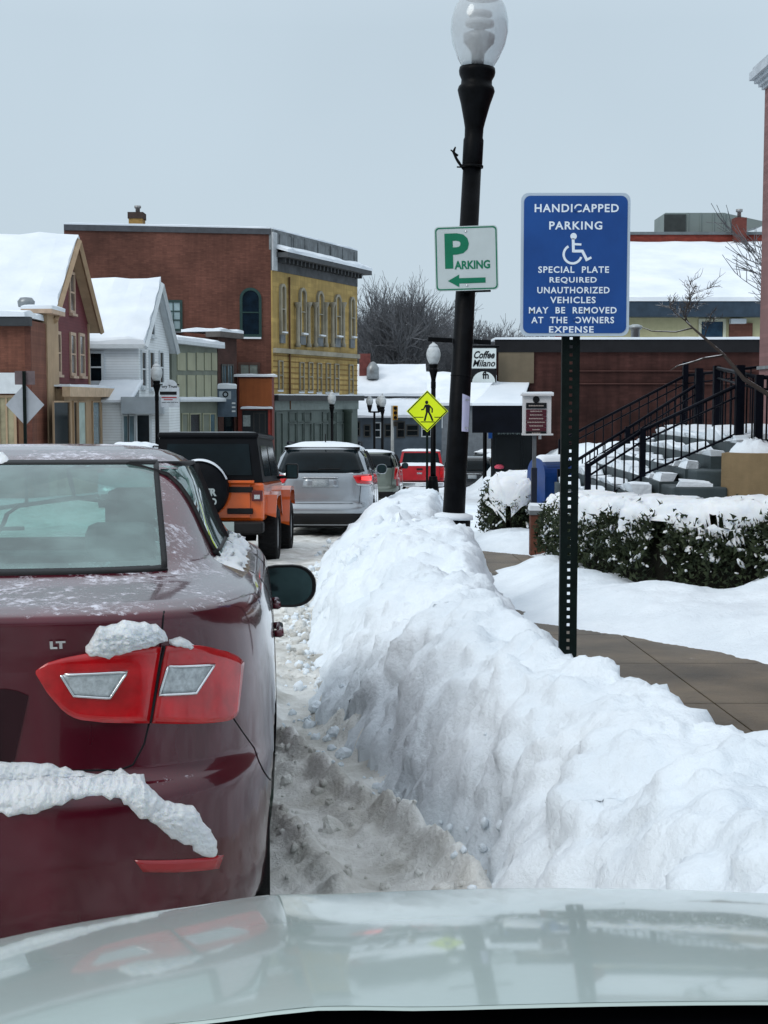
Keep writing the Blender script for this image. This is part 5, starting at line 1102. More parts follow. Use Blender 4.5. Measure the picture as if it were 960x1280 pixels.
# ------------------------------------------------------------------ other vehicles
def suv(label, M, L, Wd, H, paint, lit=False, snow=.06, tail='std', name='parked_car', wr=.36, plate=True, glass=DARKGLASS, cat='car', roofcol=None):
    h = Wd / 2; b = H - .55 if H > 1.6 else H - .48
    rows = [(.24, h * .86, .14, L - .14), (.34, h * .94, .05, L - .04), (.52, h * .985, .0, L), (.60, h, .01, L), (.64, h, .05, L - .01), (.80, h, .05, L - .05), (b - .10, h * .985, .07, L - .55),
            (b, h * .965, .09, L - .95), (b + .06, h * .94, .12, L - 1.25), (b + .30, h * .86, .26, L - 1.75), (H - .12, h * .78, .42, L - 2.15), (H - .05, h * .70, .52, L - 2.4), (H - .01, h * .55, .8, L - 2.7), (H, h * .4, 1.0, L - 2.8)]
    s = Shell(rows, L * .42, 5, 9, 7, M); r = thing(name, label, cat); put(r, M); ya, yb = .18 * L + .05, L * .80
    def cut(c): return c.z < wr * 2.05 and abs(c.x) > h * .6 and (math.hypot(c.y - ya, c.z - wr) < wr * 1.1 or math.hypot(c.y - yb, c.z - wr) < wr * 1.1)
    s.body(N=60, fine=.06, cut=cut).build('body', paint, r)
    rw = s.patch('rear', [(-h * .68, H - .11), (h * .68, H - .11)], [(-h * .84, b + .03), (-h * .78, b - .0), (h * .78, b - .0), (h * .84, b + .03)], 16, 6, .008, .02).build('rear_window', glass, r)
    mb = MB(); s.line('rear', [(-.05, b + .06), (.38, b + .07)], .010, .018, mb); mb.build('wiper', BLACKPL, rw)
    for sd in ('right', 'left'):
        s.patch(sd, [(.62, H - .13), (L - 2.55, H - .13)], [(.42, b + .06), (L - 1.75, b + .06)], 12, 5, .006, .02).build('side_windows', glass, r)
        mb = MB()
        for yy in (1.35, 2.35): s.line(sd, [(yy, b + .05), (yy, H - .12)], .03, .0, mb)
        mb.build('window_pillars', BLACKPL, r)
        mb = MB(); s.line(sd, [(1.3, b), (1.32, .45)], .004, 0, mb); s.line(sd, [(2.4, b), (2.42, .4)], .004, 0, mb); mb.build('door_seams', INK, r)
    for sg in (-1, 1):
        A = {'std': ([(h * .62, b - .05), (h * .985, b - .01)], [(h * .70, b - .19), (h * .985, b - .22)]), 'tall': ([(h * .86, b + .02), (h * .985, b + .02)], [(h * .84, b - .36), (h * .985, b - .36)])}[tail]
        t = [(sg * x, z) for x, z in A[0]]; bt = [(sg * x, z) for x, z in A[1]]
        o = s.patch('rear', t, bt, 8, 5, .012, .03).build('tail_lamp', REDLIT if lit == 2 else REDLENS, r)
        if lit: 
            t = [(sg * (h * .78), b - .075), (sg * h * .95, b - .06)]; bt = [(sg * h * .78, b - .13), (sg * h * .95, b - .14)]
            s.patch('rear', t, bt, 6, 3, .02, .01).build('lit_lens', REDLIT, o)
            s.patch('rear', [(sg * h * .68, b - .20), (sg * h * .98, b - .235)], [(sg * h * .72, b - .235), (sg * h * .98, b - .265)], 6, 2, .012, .01).build('clear_lens', CLEARL, o)
        make_wheel(r, sg * (h - .12), ya, wr); make_wheel(r, sg * (h - .12), yb, wr); door_mirror(r, sg * (h + .09), L - 1.95, b + .06, .22, .2, BLACKPL if tail != 'std' else paint, .05)
    mb = MB()
    for y_ in (ya, yb):
        for sg in (-1, 1): mb.lathe([(wr * 1.08, 0), (wr * 1.13, 0), (wr * 1.13, .34), (wr * 1.08, .34)], 22, M=Matrix.Translation((sg * (h - .02), y_, wr)) @ Matrix.Rotation(-R(90) * sg, 4, 'Y'))
    mb.box(-h * .8, h * .8, .25, L - .2, .20, .26); mb.build('wheel_wells', BLACKPL, r)
    s.patch('rear', [(-h * .9, .47), (h * .9, .47)], [(-h * .8, .27), (h * .8, .27)], 14, 3, .012, .02).build('lower_bumper', BLACKPL, r)
    mb = MB(); s.line('rear', [(-h * .8, .655), (h * .8, .655)], .006, .0, mb); s.line('rear', [(-h * .80, b), (-h * .74, .66)], .006, 0, mb); s.line('rear', [(h * .80, b), (h * .74, .66)], .006, 0, mb); mb.build('tailgate_seam', INK, r)
    if plate:
        o = s.patch('rear', [(-.32, b - .10), (.32, b - .10)], [(-.34, b - .27), (.34, b - .27)], 6, 3, .008, .02).build('plate_surround', paint, r)
        q = s.patch('rear', [(-.155, b - .115), (.155, b - .115)], [(-.155, b - .255), (.155, b - .255)], 3, 2, .018, .006).build('licence_plate', mat('plate_pale', (.30, .33, .35), .4, var=.3, scale=40) if 'plate_pale' not in bpy.data.materials else bpy.data.materials['plate_pale'], r)
        mb = MB(); s.line('rear', [(-.34, b - .085), (.34, b - .085)], .012, .02, mb); mb.build('chrome_bar', CHROME, o)
    if snow:
        mb = MB()
        def sn(u, v):
            y = lerp(.50, L - 2.3, v); x = lerp(-1, 1, u) * h * .74; e_ = min(1, 5 * u, 5 * (1 - u), 6 * v, 6 * (1 - v)); return Vector((x, y, H - .055 + .05 * (1 - abs(2 * u - 1) ** 2) * min(1, v * 8) + snow * e_ ** .5 * (1 + .4 * nz(x, y, 0, 4)) ))
        mb.grid(24, 40, sn); 
        for u in (0, 1): mb.grid(2, 20, lambda a, v, u=u: Vector(((2 * u - 1) * h * .74, lerp(.5, L - 2.3, v), H - .055 - .05 * a)))
        mb.build('roof_snow', ROOFSNOW, r)
    for sg in (-1, 1):
        if tail == 'std' and snow: mb = MB(); mb.tube([(sg * h * .70, .8, H + .01), (sg * h * .70, .95, H + .05), (sg * h * .70, L - 2.7, H + .05), (sg * h * .70, L - 2.6, H)], .02, 6); mb.build('roof_rail', RAILMETAL, r)
    r['group'] = 'cars along the street'; return r, s
SILV = mat('silver_car_paint', (.33, .36, .39), .25, metal=.55, var=.06, coat=.8, bump=.05)
OLIVE = mat('olive_grey_paint', (.16, .19, .165), .3, metal=.4, var=.1, coat=.6)
DKRED = mat('dark_red_paint', (.28, .012, .02), .3, metal=.2, var=.1, coat=.7)
WHITEC = mat('white_grey_paint', (.42, .46, .50), .3, metal=.3, var=.08, coat=.6)
DKC = mat('dark_car_paint', (.015, .018, .022), .25, metal=.2, var=.1, coat=.6)
r, s1 = suv('silver sport utility car with lit brake lamps ahead of the orange one', place(26.2, -1.20, R(-1.5)), 5.0, 1.96, 1.78, SILV, lit=True, wr=.38)
mb = MB(); mb.tube([(.05, .75, 1.80), (.05, .72, 1.98)], .012, 5); mb.build('aerial', BLACKPL, r)
mb = MB(); mb.grid(14, 6, lambda u, v: Vector((lerp(.1, .62, u), .145 - .05 * math.sin(v * 3.1) - .0, lerp(1.21, 1.27 - .03 * abs(2 * u - 1), v)))); mb.build('wiper_snow', ROOFSNOW, r)
r, s2 = suv('olive grey sport utility car with dark red sides and tall tail lamps', place(44.5, -.48, R(-3)), 4.8, 1.9, 1.78, OLIVE, tail='tall', snow=.05)
s2.patch('right', [(.25, 1.2), (2.6, 1.2)], [(.25, .65), (2.6, .65)], 16, 6, .006, .01).build('red_side_panel', DKRED, r)
suv('pale silver wagon with snowy roof, between the olive car and the yellow block', place(57, -.62, R(-4)), 4.8, 1.9, 1.82, WHITEC, snow=.08)
suv('snow covered white car at the far kerb before the corner column', place(74, -2.2, R(-20)), 4.6, 1.85, 1.6, WHITEC, snow=.14)
suv('white saloon crossing in front of the low grey building, half hidden by the corner column', place(92, -2.6, R(70)), 4.6, 1.85, 1.6, WHITEC, snow=.1)
suv('dark car parked beyond the lamp post by the brick store awning', place(50, 3.15, R(-6)), 4.6, 1.85, 1.62, DKC, snow=.0)
suv('snowy white van like car beyond the awning of the brick store', place(66, 4.6, R(-30)), 4.8, 1.9, 1.9, WHITEC, snow=.12)
suv('snow topped pale car before the white house, seen just over the maroon roof', place(41, -7.6, R(-2)), 4.7, 1.9, 1.85, WHITEC, snow=.16)

# red pickup truck
Mp = place(56, 1.42, R(-3)); r = thing('pickup_truck', 'bright red pickup truck with snow on its cab and bed cover', 'pickup truck'); put(r, Mp)
REDP = mat('bright_red_paint', (.42, .012, .02), .3, metal=.1, var=.1, coat=.7)
mb = MB(); mb.box(-.98, .98, .10, 2.0, .62, 1.25, bev=.05); mb.box(-.98, .98, 1.95, 5.6, .55, 1.18, bev=.06); mb.build('body', REDP, r)
mb = MB(); P_ = [(-.92, 1.2), (.92, 1.2), (.78, 1.86), (-.78, 1.86)]; 
mb.add([Vector((x, 2.02 + (z - 1.2) * .15, z)) for x, z in P_] + [Vector((x, 4.3 - (z - 1.2) * .9, z)) for x, z in P_], [(0, 1, 2, 3), (7, 6, 5, 4), (0, 4, 5, 1), (1, 5, 6, 2), (2, 6, 7, 3), (3, 7, 4, 0)]); cb = mb.build('cab', REDP, r)
mb = MB(); mb.add([Vector((x, 2.0 + (z - 1.2) * .15, z)) for x, z in [(-.80, 1.27), (.80, 1.27), (.70, 1.78), (-.70, 1.78)]], [(0, 1, 2, 3)]); mb.build('rear_window', DARKGLASS, cb)
for sg in (-1, 1): mb = MB(); mb.add([Vector((sg * (.925 - (z - 1.2) * .21), y, z)) for y, z in [(2.2, 1.28), (3.9, 1.28), (3.45, 1.76), (2.3, 1.76)]], [(0, 1, 2, 3)]); mb.build('side_window', DARKGLASS, cb)
tg = MB(); tg.box(-.80, .80, .05, .10, .66, 1.24, bev=.015); tg = tg.build('tailgate', REDP, r); mb = MB(); mb.box(-.12, .12, .03, .05, 1.08, 1.15); mb.build('handle', BLACKPL, tg)
mb = MB(); mb.box(-.10, .10, .03, .05, .92, .98, bev=.004); mb.build('badge', CHROME, tg)
mb = MB(); mb.box(-.98, .98, -.12, .10, .42, .60, bev=.03); bu = mb.build('bumper', CHROME, r); mb = MB(); mb.box(-.16, .16, -.14, -.12, .44, .58); mb.build('licence_plate', PLATE, bu)
for sg in (-1, 1):
    mb = MB(); mb.box(sg * .90 - .08, sg * .90 + .08, .04, .14, .78, 1.16, bev=.01); o = mb.build('tail_lamp', REDLENS, r)
    make_wheel(r, sg * .86, 1.15, .40, .26); make_wheel(r, sg * .86, 4.6, .40, .26); door_mirror(r, sg * 1.08, 3.6, 1.3, .2, .26)
mb = MB(); mb.grid(20, 20, lambda u, v: Vector((lerp(-.97, .97, u), lerp(.06, 2.0, v), 1.25 + .12 * min(1, 6 * u, 6 * (1 - u), 8 * v) ** .5 * (1 + .2 * nz(u * 5, v * 5))))); mb.build('bed_snow', ROOFSNOW, r)
mb = MB(); mb.grid(20, 20, lambda u, v: Vector((lerp(-.82, .82, u), lerp(2.1, 3.75, v), 1.85 + .10 * min(1, 6 * u, 6 * (1 - u), 8 * v) ** .5 * (1 + .2 * nz(u * 5, v * 5))))); mb.build('roof_snow', ROOFSNOW, r)

# orange off-roader with black hard top
Mj = place(19.4, -2.47, R(-.6)); ORG = mat('orange_car_paint', (.62, .105, .012), .28, var=.08, coat=.8)
r = thing('off_road_car', 'orange boxy off road car with black hard top and covered spare wheel', 'car'); put(r, Mj)
mb = MB(); mb.box(-.79, .79, .10, 3.1, .62, 1.16, bev=.04); mb.box(-.66, .66, 3.0, 4.1, .66, 1.12, bev=.08); mb.build('body', ORG, r)
HT = mat('black_hard_top', (.003, .004, .006), .5, spec=.10, var=.3, scale=5, bump=.3, bscale=150)
mb = MB(); a = [(-.775, 1.16), (.775, 1.16), (.68, 1.80), (-.68, 1.80)]
mb.add([Vector((x, .12 + (z - 1.16) * .12, z)) for x, z in a] + [Vector((x, 3.0 - (z - 1.16) * .62, z)) for x, z in a], [(0, 1, 2, 3), (7, 6, 5, 4), (0, 4, 5, 1), (1, 5, 6, 2), (2, 6, 7, 3), (3, 7, 4, 0)])
mb.box(-.71, .71, .16, 2.65, 1.78, 1.86, bev=.035); ht = mb.build('hard_top', HT, r)
mb = MB(); mb.add([Vector((x, .105 + (z - 1.16) * .12, z)) for x, z in [(-.62, 1.26), (.62, 1.26), (.57, 1.70), (-.57, 1.70)]], [(0, 1, 2, 3)]); mb.build('rear_window', DARKGLASS, ht)
for sg in (-1, 1):
    for (ya, yb_) in ((.45, 1.35), (1.5, 2.45)): mb = MB(); mb.add([Vector((sg * (.783 - (z - 1.16) * .148), y, z)) for y, z in [(ya, 1.24), (yb_ + (.15 if ya > 1 else 0), 1.24), (yb_ - (.1 if ya > 1 else 0), 1.68), (ya, 1.68)]], [(0, 1, 2, 3)]); mb.build('side_window', DARKGLASS, ht)
mb = MB(); mb.grid(16, 12, lambda u, v: Vector((lerp(-.70, .70, u), lerp(.2, 2.6, v), 1.862 + .018 * min(1, 8 * u, 8 * (1 - u), 8 * v)))); mb.build('roof_frost', mat('thin_frost', (.25, .28, .30), .8, var=.5, scale=4), ht)
tg = MB(); tg.box(-.62, .60, .07, .11, .66, 1.14, bev=.01); tg = tg.build('tailgate', ORG, r)
for zz_ in (1.06, .76): mb = MB(); mb.box(.28, .64, .045, .075, zz_ - .04, zz_ + .04, bev=.01); mb.build('hinge', BLACKPL, tg)
mb = MB(); mb.box(.24, .66, .02, .10, 1.15, 1.19, bev=.01); mb.build('orange_hinge_cover', ORG, tg)
sp_ = MB(); MT = Matrix.Translation((-.08, -.22, 1.06)) @ Matrix.Rotation(R(90), 4, 'X'); sp_.lathe([(.02, .0), (.30, .005), (.37, -.02), (.40, -.07), (.40, -.22), (.35, -.29), (.1, -.30)], 36, M=MT); sp_ = sp_.build('spare_wheel', HT, r)
mb = MB(); 
text_into(mb, 'PREMIER', .50, .105, lambda a, b: Vector((-.08 + a, -.228, 1.03 + b)), bold=.05); text_into(mb, 'CAPE COD', .50, .10, lambda a, b: Vector((-.08 + a, -.228, .90 + b)), bold=.05)
mb.build('lettering', mat('grey_cover_lettering', (.30, .35, .36), .5), sp_)
mb = MB(); mb.box(-.28, .12, -.229, -.227, .80, .825); mb.build('underline', bpy.data.materials['grey_cover_lettering'], sp_)
mb = MB()
def spsn(u, v): a = math.pi * (.12 + .74 * u); rr = .402 + .03 * math.sin(v * math.pi) * math.sin(u * math.pi); y = -.20 + .2 * v; return Vector((-.08 + rr * math.cos(a), y, 1.06 + rr * math.sin(a)))
mb.grid(24, 8, spsn); mb.build('snow_arc', ROOFSNOW, sp_)
mb = MB(); mb.box(-.80, .80, -.14, .10, .46, .62, bev=.03); bu = mb.build('rear_bumper', BLACKPL, r)
mb = MB(); mb.box(-.28, .40, -.155, -.141, .40, .62); mb.build('pale_plate', mat('pale_tow_plate', (.30, .36, .36), .5, var=.15), bu)
for sg in (-1, 1):
    mb = MB(); mb.box(sg * .70 - .075, sg * .70 + .075, .03, .10, .90, 1.05, bev=.012); o = mb.build('tail_lamp', mat('dim_lamp', (.10, .02, .02), .3) if sg < 0 else bpy.data.materials['dim_lamp'], r); mb = MB(); mb.box(sg * .70 - .04, sg * .70 + .04, .02, .032, .93, .99); mb.build('clear_lens', CLEARL, o)
    for y_ in (.85, 3.35):
        fl = MB(); pr = [(y_ - .52, .72), (y_ - .36, .98), (y_ - .10, 1.02), (y_ + .30, 1.02), (y_ + .56, .70)]
        if y_ > 2: pr = [(y_ - .62, .50), (y_ - .42, 1.0), (y_ - .2, 1.06), (y_ + .4, 1.04), (y_ + .60, .80)]
        P0 = [Vector((sg * .74, y, z)) for y, z in pr] + [Vector((sg * .94, y, z)) for y, z in pr] + [Vector((sg * .94, y, z - .06)) for y, z in pr]
        n = 5; fs = [(i, i + 1, n + i + 1, n + i) for i in range(4)] + [(n + i, n + i + 1, 2 * n + i + 1, 2 * n + i) for i in range(4)]; fs.append((0, n, 2 * n)); fs.append((n - 1, 3 * n - 1, 2 * n - 1)); fl.add(P0, fs)
        fl.build('fender_flare', ORG, r); make_wheel(r, sg * .80, y_, .405, .27)
    mb = MB(); mb.box(sg * 1.0 - .10, sg * 1.0 + .10, 2.45, 2.55, 1.18, 1.42, bev=.03); mb.tube([(sg * .76, 2.5, 1.2), (sg * .98, 2.5, 1.22)], .025, 6); o = mb.build('door_mirror', BLACKPL, r); mb = MB(); mb.box(sg * 1.0 - .08, sg * 1.0 + .08, 2.444, 2.45, 1.2, 1.4); mb.build('mirror_glass', MIRROR, o)
mb = MB(); mb.box(-.7, .7, .2, 4.0, .42, .66); mb.box(-.1, .1, .2, 3.8, .35, .5); mb.lathe([(.1, -.6), (.12, 0), (.1, .6)], 12, M=Matrix.Translation((0, .85, .40)) @ Matrix.Rotation(R(90), 4, 'Y')); mb.build('chassis', BLACKPL, r)
mb = MB(); mb.box(-.83, .83, 4.0, 4.2, .5, .66, bev=.03); mb.build('front_bumper', BLACKPL, r)

# ------------------------------------------------------------------ street lamps
GLOBE = glassmat('lamp_globe_glass', (.92, .95, .97), .42, .10, .95, 1.1)
LAMPM = BLACKMETAL
def acorn_lamp(label, near=False, group=None):
    r = thing('street_lamp', label, 'street lamp', (0, 0, 0), 0, group); n = 32 if near else 16
    mb = MB(); mb.lathe([(.24, 0), (.24, .10), (.22, .12), (.20, .35), (.165, .66), (.16, .70), (.15, .72), (.148, .80), (.142, .82), (.10, .84)], n); mb.build('base', LAMPM, r)
    mb = MB(); mb.lathe([(.098, .82), (.094, 1.2), (.078, 3.844)], n)
    mb.build('shaft', LAMPM, r)
    mb = MB(); mb.lathe([(.078, 3.824), (.086, 3.844), (.086, 4.044), (.078, 4.064), (.080, 4.144), (.092, 4.204), (.125, 4.344), (.150, 4.424), (.158, 4.454), (.150, 4.484), (.132, 4.504), (.130, 4.544), (.150, 4.584), (.155, 4.614), (.150, 4.644), (.135, 4.649)], n); mb.build('capital', LAMPM, r)
    mb = MB(); pr = [(.125, 4.644), (.175, 4.724), (.222, 4.834), (.243, 4.944), (.240, 5.044), (.215, 5.144), (.180, 5.204), (.155, 5.229)]
    mb.lathe(pr, n * 2 if near else n); gl = mb.build('globe', GLOBE if near else mat('far_globe', (.48, .52, .54), .35, var=.2, scale=6) if 'far_globe' not in bpy.data.materials else bpy.data.materials['far_globe'], r)
    mb = MB(); mb.lathe([(.158, 5.224), (.165, 5.244), (.155, 5.274), (.12, 5.314), (.06, 5.354), (.035, 5.374), (.05, 5.404), (.03, 5.454), (.005, 5.484)], n); mb.build('finial', mat('pale_cap', (.45, .48, .5), .4) if 'pale_cap' not in bpy.data.materials else bpy.data.materials['pale_cap'], gl)
    if near:
        mb = MB(); mb.lathe([(.05, 4.654), (.055, 4.764), (.09, 4.814), (.13, 4.854), (.135, 4.914), (.10, 4.934)], 20); mb.build('reflector', mat('dim_reflector', (.20, .21, .22), .4, metal=.3), gl)
        mb = MB(); mb.lathe([(.03, 4.934), (.06, 4.984), (.065, 5.064), (.03, 5.124)], 16); mb.lathe([(.12, 4.994), (.125, 5.014), (.12, 5.034)], 20); mb.lathe([(.10, 5.074), (.105, 5.089), (.10, 5.104)], 20); mb.build('bulb', mat('bulb_glass', (.5, .52, .54), .3), gl)
    return r
YL = 12.1
lamp = acorn_lamp('tall black acorn street lamp leaning slightly, green parking sign and paper notice on its post', True)
lamp['label'] = 'tall black street lamp carrying the green parking sign and a paper notice'
base = W(561, 690, YL); lz0 = g(YL) + .15; lamp.location = (base.x, YL, lz0)
top_dx = X(600, YL) - X(572, YL); lean = math.atan2(top_dx, Z(60, YL) - Z(645, YL)); lamp.rotation_euler = (0, lean, 0)
def LP(zl, dx=0, dy=0): return Vector((base.x + math.sin(lean) * zl + dx, YL + dy, lz0 + math.cos(lean) * zl))
mb = MB(); mb.lathe([(.17, .815), (.165, .85), (.10, .87)], 20); mb.build('base_snow', ROOFSNOW, lamp)
mb = MB(); zb = Z(426, YL) - lz0
for a, b in ((-.30, -.09), (.09, .24)): mb.box(a, b, -.02, .02, zb - .02, zb + .02)
mb.build('banner_arm', LAMPM, lamp)
mb = MB(); zt_ = Z(595 - 400, YL) - lz0; mb.tube([(-.07, 0, Z(203, YL) - lz0 - .06), (-.12, -.02, Z(203, YL) - lz0), (-.14, 0, Z(198, YL) - lz0), (-.165, 0, Z(190, YL) - lz0), (-.15, 0, Z(184, YL) - lz0)], [.010, .014, .012, .014, .006], 6)
mb.tube([(-.125, 0, Z(195, YL) - lz0), (-.19, .0, Z(188, YL) - lz0)], [.010, .006], 5); mb.tube([(-.08, 0, Z(209, YL) - lz0), (-.13, 0, Z(209, YL) - lz0)], .007, 5); mb.build('wire_hook', LAMPM, lamp)
mb = MB(); mb.lathe([(.095, Z(206, YL) - lz0 - .02), (.095, Z(206, YL) - lz0)], 20); mb.lathe([(.092, zb - .30), (.092, zb - .29)], 20); mb.build('clamp_bands', LAMPM, lamp)
def rrect(w, h, r_, n=5):
    P = []
    for cx, cy, a0 in ((w / 2 - r_, h / 2 - r_, 0), (-w / 2 + r_, h / 2 - r_, 90), (-w / 2 + r_, -h / 2 + r_, 180), (w / 2 - r_, -h / 2 + r_, 270)):
        for k in range(n + 1): a = R(a0 + 90 * k / n); P.append((cx + r_ * math.cos(a), cy + r_ * math.sin(a)))
    return P
# parking sign on the lamp
GREEN = mat('green_sign_paint', (.005, .16, .085), .4, var=.1); SIGNW = mat('pale_sign_face', (.50, .57, .58), .35, var=.05, scale=4, bump=.03)
YS = YL - .13; c0 = W(583, 323, YS); t = thing('parking_sign', 'white square sign with green letters reading Parking and an arrow pointing left', 'sign', c0); t.rotation_euler = (0, R(-1.6), R(-3))
k = YS / F
FN = lambda u, v, d=0: Vector((u, -d, v))
mb = MB(); mb.prism(rrect(78 * k, 79 * k, 5 * k), FN, 0, .004); mb.build('panel', SIGNW, t)
mb = MB(); mb.ring(rrect(75.5 * k, 76.5 * k, 4.4 * k), rrect(72.6 * k, 73.6 * k, 3.6 * k), FN, .003, .0065); mb.build('border', GREEN, t)
mb = MB(); text_into(mb, 'P', 30 * k, 43 * k, lambda a, b: FN(a - 11.5 * k, b + 9.5 * k, .0065), bold=.035); text_into(mb, 'ARKING', 44 * k, 10.5 * k, lambda a, b: FN(a + 7 * k, b - 8 * k, .0065), bold=.035)
mb.build('lettering', GREEN, t)
mb = MB(); mb.prism([(-23.5 * k, -27 * k), (-9.5 * k, -19.5 * k), (-9.5 * k, -24 * k), (23 * k, -24 * k), (23 * k, -30.5 * k), (-9.5 * k, -30.5 * k), (-9.5 * k, -35 * k)], FN, .003, .0065); mb.build('arrow', GREEN, t)
mb = MB()
for zz_ in (33, -33): mb.lathe([(.001, .0), (.010, .0), (.010, .004), (.001, .006)], 8, M=Matrix.Translation((0, -.004, zz_ * k)) @ Matrix.Rotation(R(90), 4, 'X'))
mb.build('bolts', CHROME, t)
mb = MB(); mb.box(-.03, .20, .01, .05, -41.5 * k, -38.5 * k); mb.box(-.10, .10, .01, .05, 25 * k, 29 * k); mb.build('bracket', BLACKMETAL, t)
# paper notice
yp = YL - .10; P = [W(578, 492, yp), W(588, 496, yp), W(586, 540, yp), W(577, 539, yp)]; mb = MB(); c0 = W(582, 517, yp)
def pap(u, v): a = P[0].lerp(P[1], u).lerp(P[3].lerp(P[2], u), v); return a + Vector((0, .05 * u * u + .006 * math.sin(v * 9), 0))
mb.grid(6, 14, pap); o = thing('paper_notice', 'creased pale lavender paper notice taped to the street lamp post', 'notice', c0)
pa = mb.build('sheet', mat('lavender_paper', (.50, .50, .68), .7, var=.06), o, world=True)
mb = MB(); 
for v in (.13, .9): a = pap(.5, v); mb.box(a.x - .025, a.x + .025, a.y - .004, a.y - .002, a.z - .008, a.z + .008)
mb.build('tape', mat('grey_tape', (.25, .26, .30), .4), o, world=True)

# other lamps
far = acorn_lamp('black street lamp with white globe right behind the yellow crossing sign', group='street lamps along the road'); lamp['group'] = 'street lamps along the road'
far.location = (X(541.5, 48), 48, g(48) + .1)
dup(far, (X(197, 58), 58, g(58) + .1), label='black street lamp with white globe before the white house')
dup(far, (X(415, 82), 82, g(82) + .1), label='black street lamp with white globe before the grey green shop front')
dup(far, (X(478, 86), 86, g(86) + .1), label='single black street lamp standing just left of the traffic light')
YD = 89; t = thing('double_street_lamp', 'black lamp post with two small globes on one crossbar, left of the traffic light', 'street lamp', (X(468, YD), YD, g(YD)))
mb = MB(); zc_ = Z(515, YD) - g(YD); mb.lathe([(.16, 0), (.14, .8), (.08, .9), (.07, zc_)], 10); mb.build('shaft', LAMPM, t)
mb = MB(); mb.tube([(-.30, 0, zc_), (.30, 0, zc_)], .05, 6); mb.build('crossbar', LAMPM, t)
for sx_ in (-.30, .30):
    mb = MB(); mb.lathe([(.08, zc_ - .02), (.10, zc_ + .12), (.18, zc_ + .42)], 10, c=(sx_, 0, 0)); o = mb.build('lamp_holder', LAMPM, t); mb = MB(); mb.lathe([(.15, zc_ + .42), (.23, zc_ + .62), (.22, zc_ + .78), (.10, zc_ + .95), (.02, zc_ + 1.02)], 12, c=(sx_, 0, 0)); mb.build('globe', bpy.data.materials['far_globe'], o)

# ------------------------------------------------------------------ blue parking sign on a punched steel post
YH = 6.0; k = YH / F; BLUE = mat('blue_sign_face', (.004, .048, .21), .4, var=.12, scale=3, bump=.03, col2=(.007, .062, .25), spec=.35); WL = mat('white_sign_legend', (.72, .80, .88), .4, var=.05)
c0 = W(717.5, 332, YH); r = thing('disabled_parking_sign', 'large blue sign with white wheelchair symbol reading Handicapped Parking, on a punched post', 'sign', (X(712, YH + .05), YH + .05, g(YH)))
off = c0 - r.location; SG = lambda u, v, d=0: Vector((off.x + u, off.y - .035 - d, off.z + v))
FR = lambda u, v, d=0: SG(u, v, d)
pn = MB(); pn.prism(rrect(134 * k, 174 * k, 9 * k), FR, 0, .003); pn = pn.build('panel', mat('pale_border', (.42, .50, .58), .35, var=.06), r)
mb = MB(); mb.prism(rrect(127 * k, 167 * k, 8 * k), FR, .002, .005); mb.build('blue_face', BLUE, pn)
rowsT = [('HANDICAPPED', 263.5, 667, 770, 10), ('PARKING', 284.5, 685, 750, 10), ('SPECIAL  PLATE', 338, 672, 759, 8), ('REQUIRED', 351, 686, 744, 8), ('UNAUTHORIZED', 363, 671, 760, 8),
         ('VEHICLES', 375, 687, 743, 8), ('MAY  BE  REMOVED', 387.5, 661, 769, 8), ('AT  THE  OWNERS', 399.5, 664, 766, 8), ('EXPENSE', 411, 686, 741, 8)]
for s_, y, xa_, xb_, h in rowsT:
    mb = MB(); text_into(mb, s_, (xb_ - xa_) * k, h * k, lambda a, b: FR(((xa_ + xb_) / 2 - 717.5) * k + a, (332 - y) * k + b, .0062), bold=.022, spacing=1.15); mb.build('lettering', WL, pn)
mb = MB(); px2 = lambda x, y: ((x - 717.5) * k, (332 - y) * k)
SD = [0]
def stroke(pts, w_):
    for a, b in zip(pts, pts[1:]):
        a, b = Vector(px2(*a)), Vector(px2(*b)); d = (b - a).normalized(); n = Vector((-d.y, d.x)) * w_ * k / 2; e_ = d * w_ * k * .25
        mb.prism([tuple(a - n - e_), tuple(b - n + e_), tuple(b + n + e_), tuple(a + n - e_)], FR, .0045, .0063 + SD[0]); SD[0] += .00012
hx, hy = px2(715, 297.5); mb.prism([(hx + 4 * k * math.cos(a), hy + 4 * k * math.sin(a)) for a in [i * .4488 for i in range(14)]], FR, .0045, .0063)
stroke([(714.5, 301), (715, 316)], 3.4); stroke([(714.5, 307), (724, 307.5)], 2.6); stroke([(715, 315.5), (726, 315.5), (731.5, 326)], 3.4); stroke([(730.5, 326.5), (736.5, 323.5)], 2.8)
cx, cy = 714, 319.5; arc = [R(a) for a in range(118, 352, 9)]
ring_ = [px2(cx + 12.4 * math.cos(a), cy - 12.4 * math.sin(a)) for a in arc] + [px2(cx + 9.5 * math.cos(a), cy - 9.5 * math.sin(a)) for a in arc[::-1]]; m_ = len(arc)
vs_ = [FR(u, v, .0066) for u, v in ring_]; mb.add(vs_, [(i, i + 1, 2 * m_ - 2 - i, 2 * m_ - 1 - i) for i in range(m_ - 1)]); mb.build('wheelchair_symbol', WL, pn)
mb = MB()
for yy in (266, 399): mb.lathe([(.001, 0), (.008, 0), (.008, .004), (.001, .006)], 10, M=Matrix.Translation(FR(0, (332 - yy) * k, .005)) @ Matrix.Rotation(R(90), 4, 'X'))
mb.build('bolts', BLUE, pn)
PG = mat('dark_green_post', (.003, .007, .006), .5, spec=.09, var=.35, scale=14, bump=.2, bscale=70); hole_m = mat('snow_lit_hole', (.45, .5, .54), .8)
ph = off.z + .25; zb = -.1; mb = MB(); hw = .032
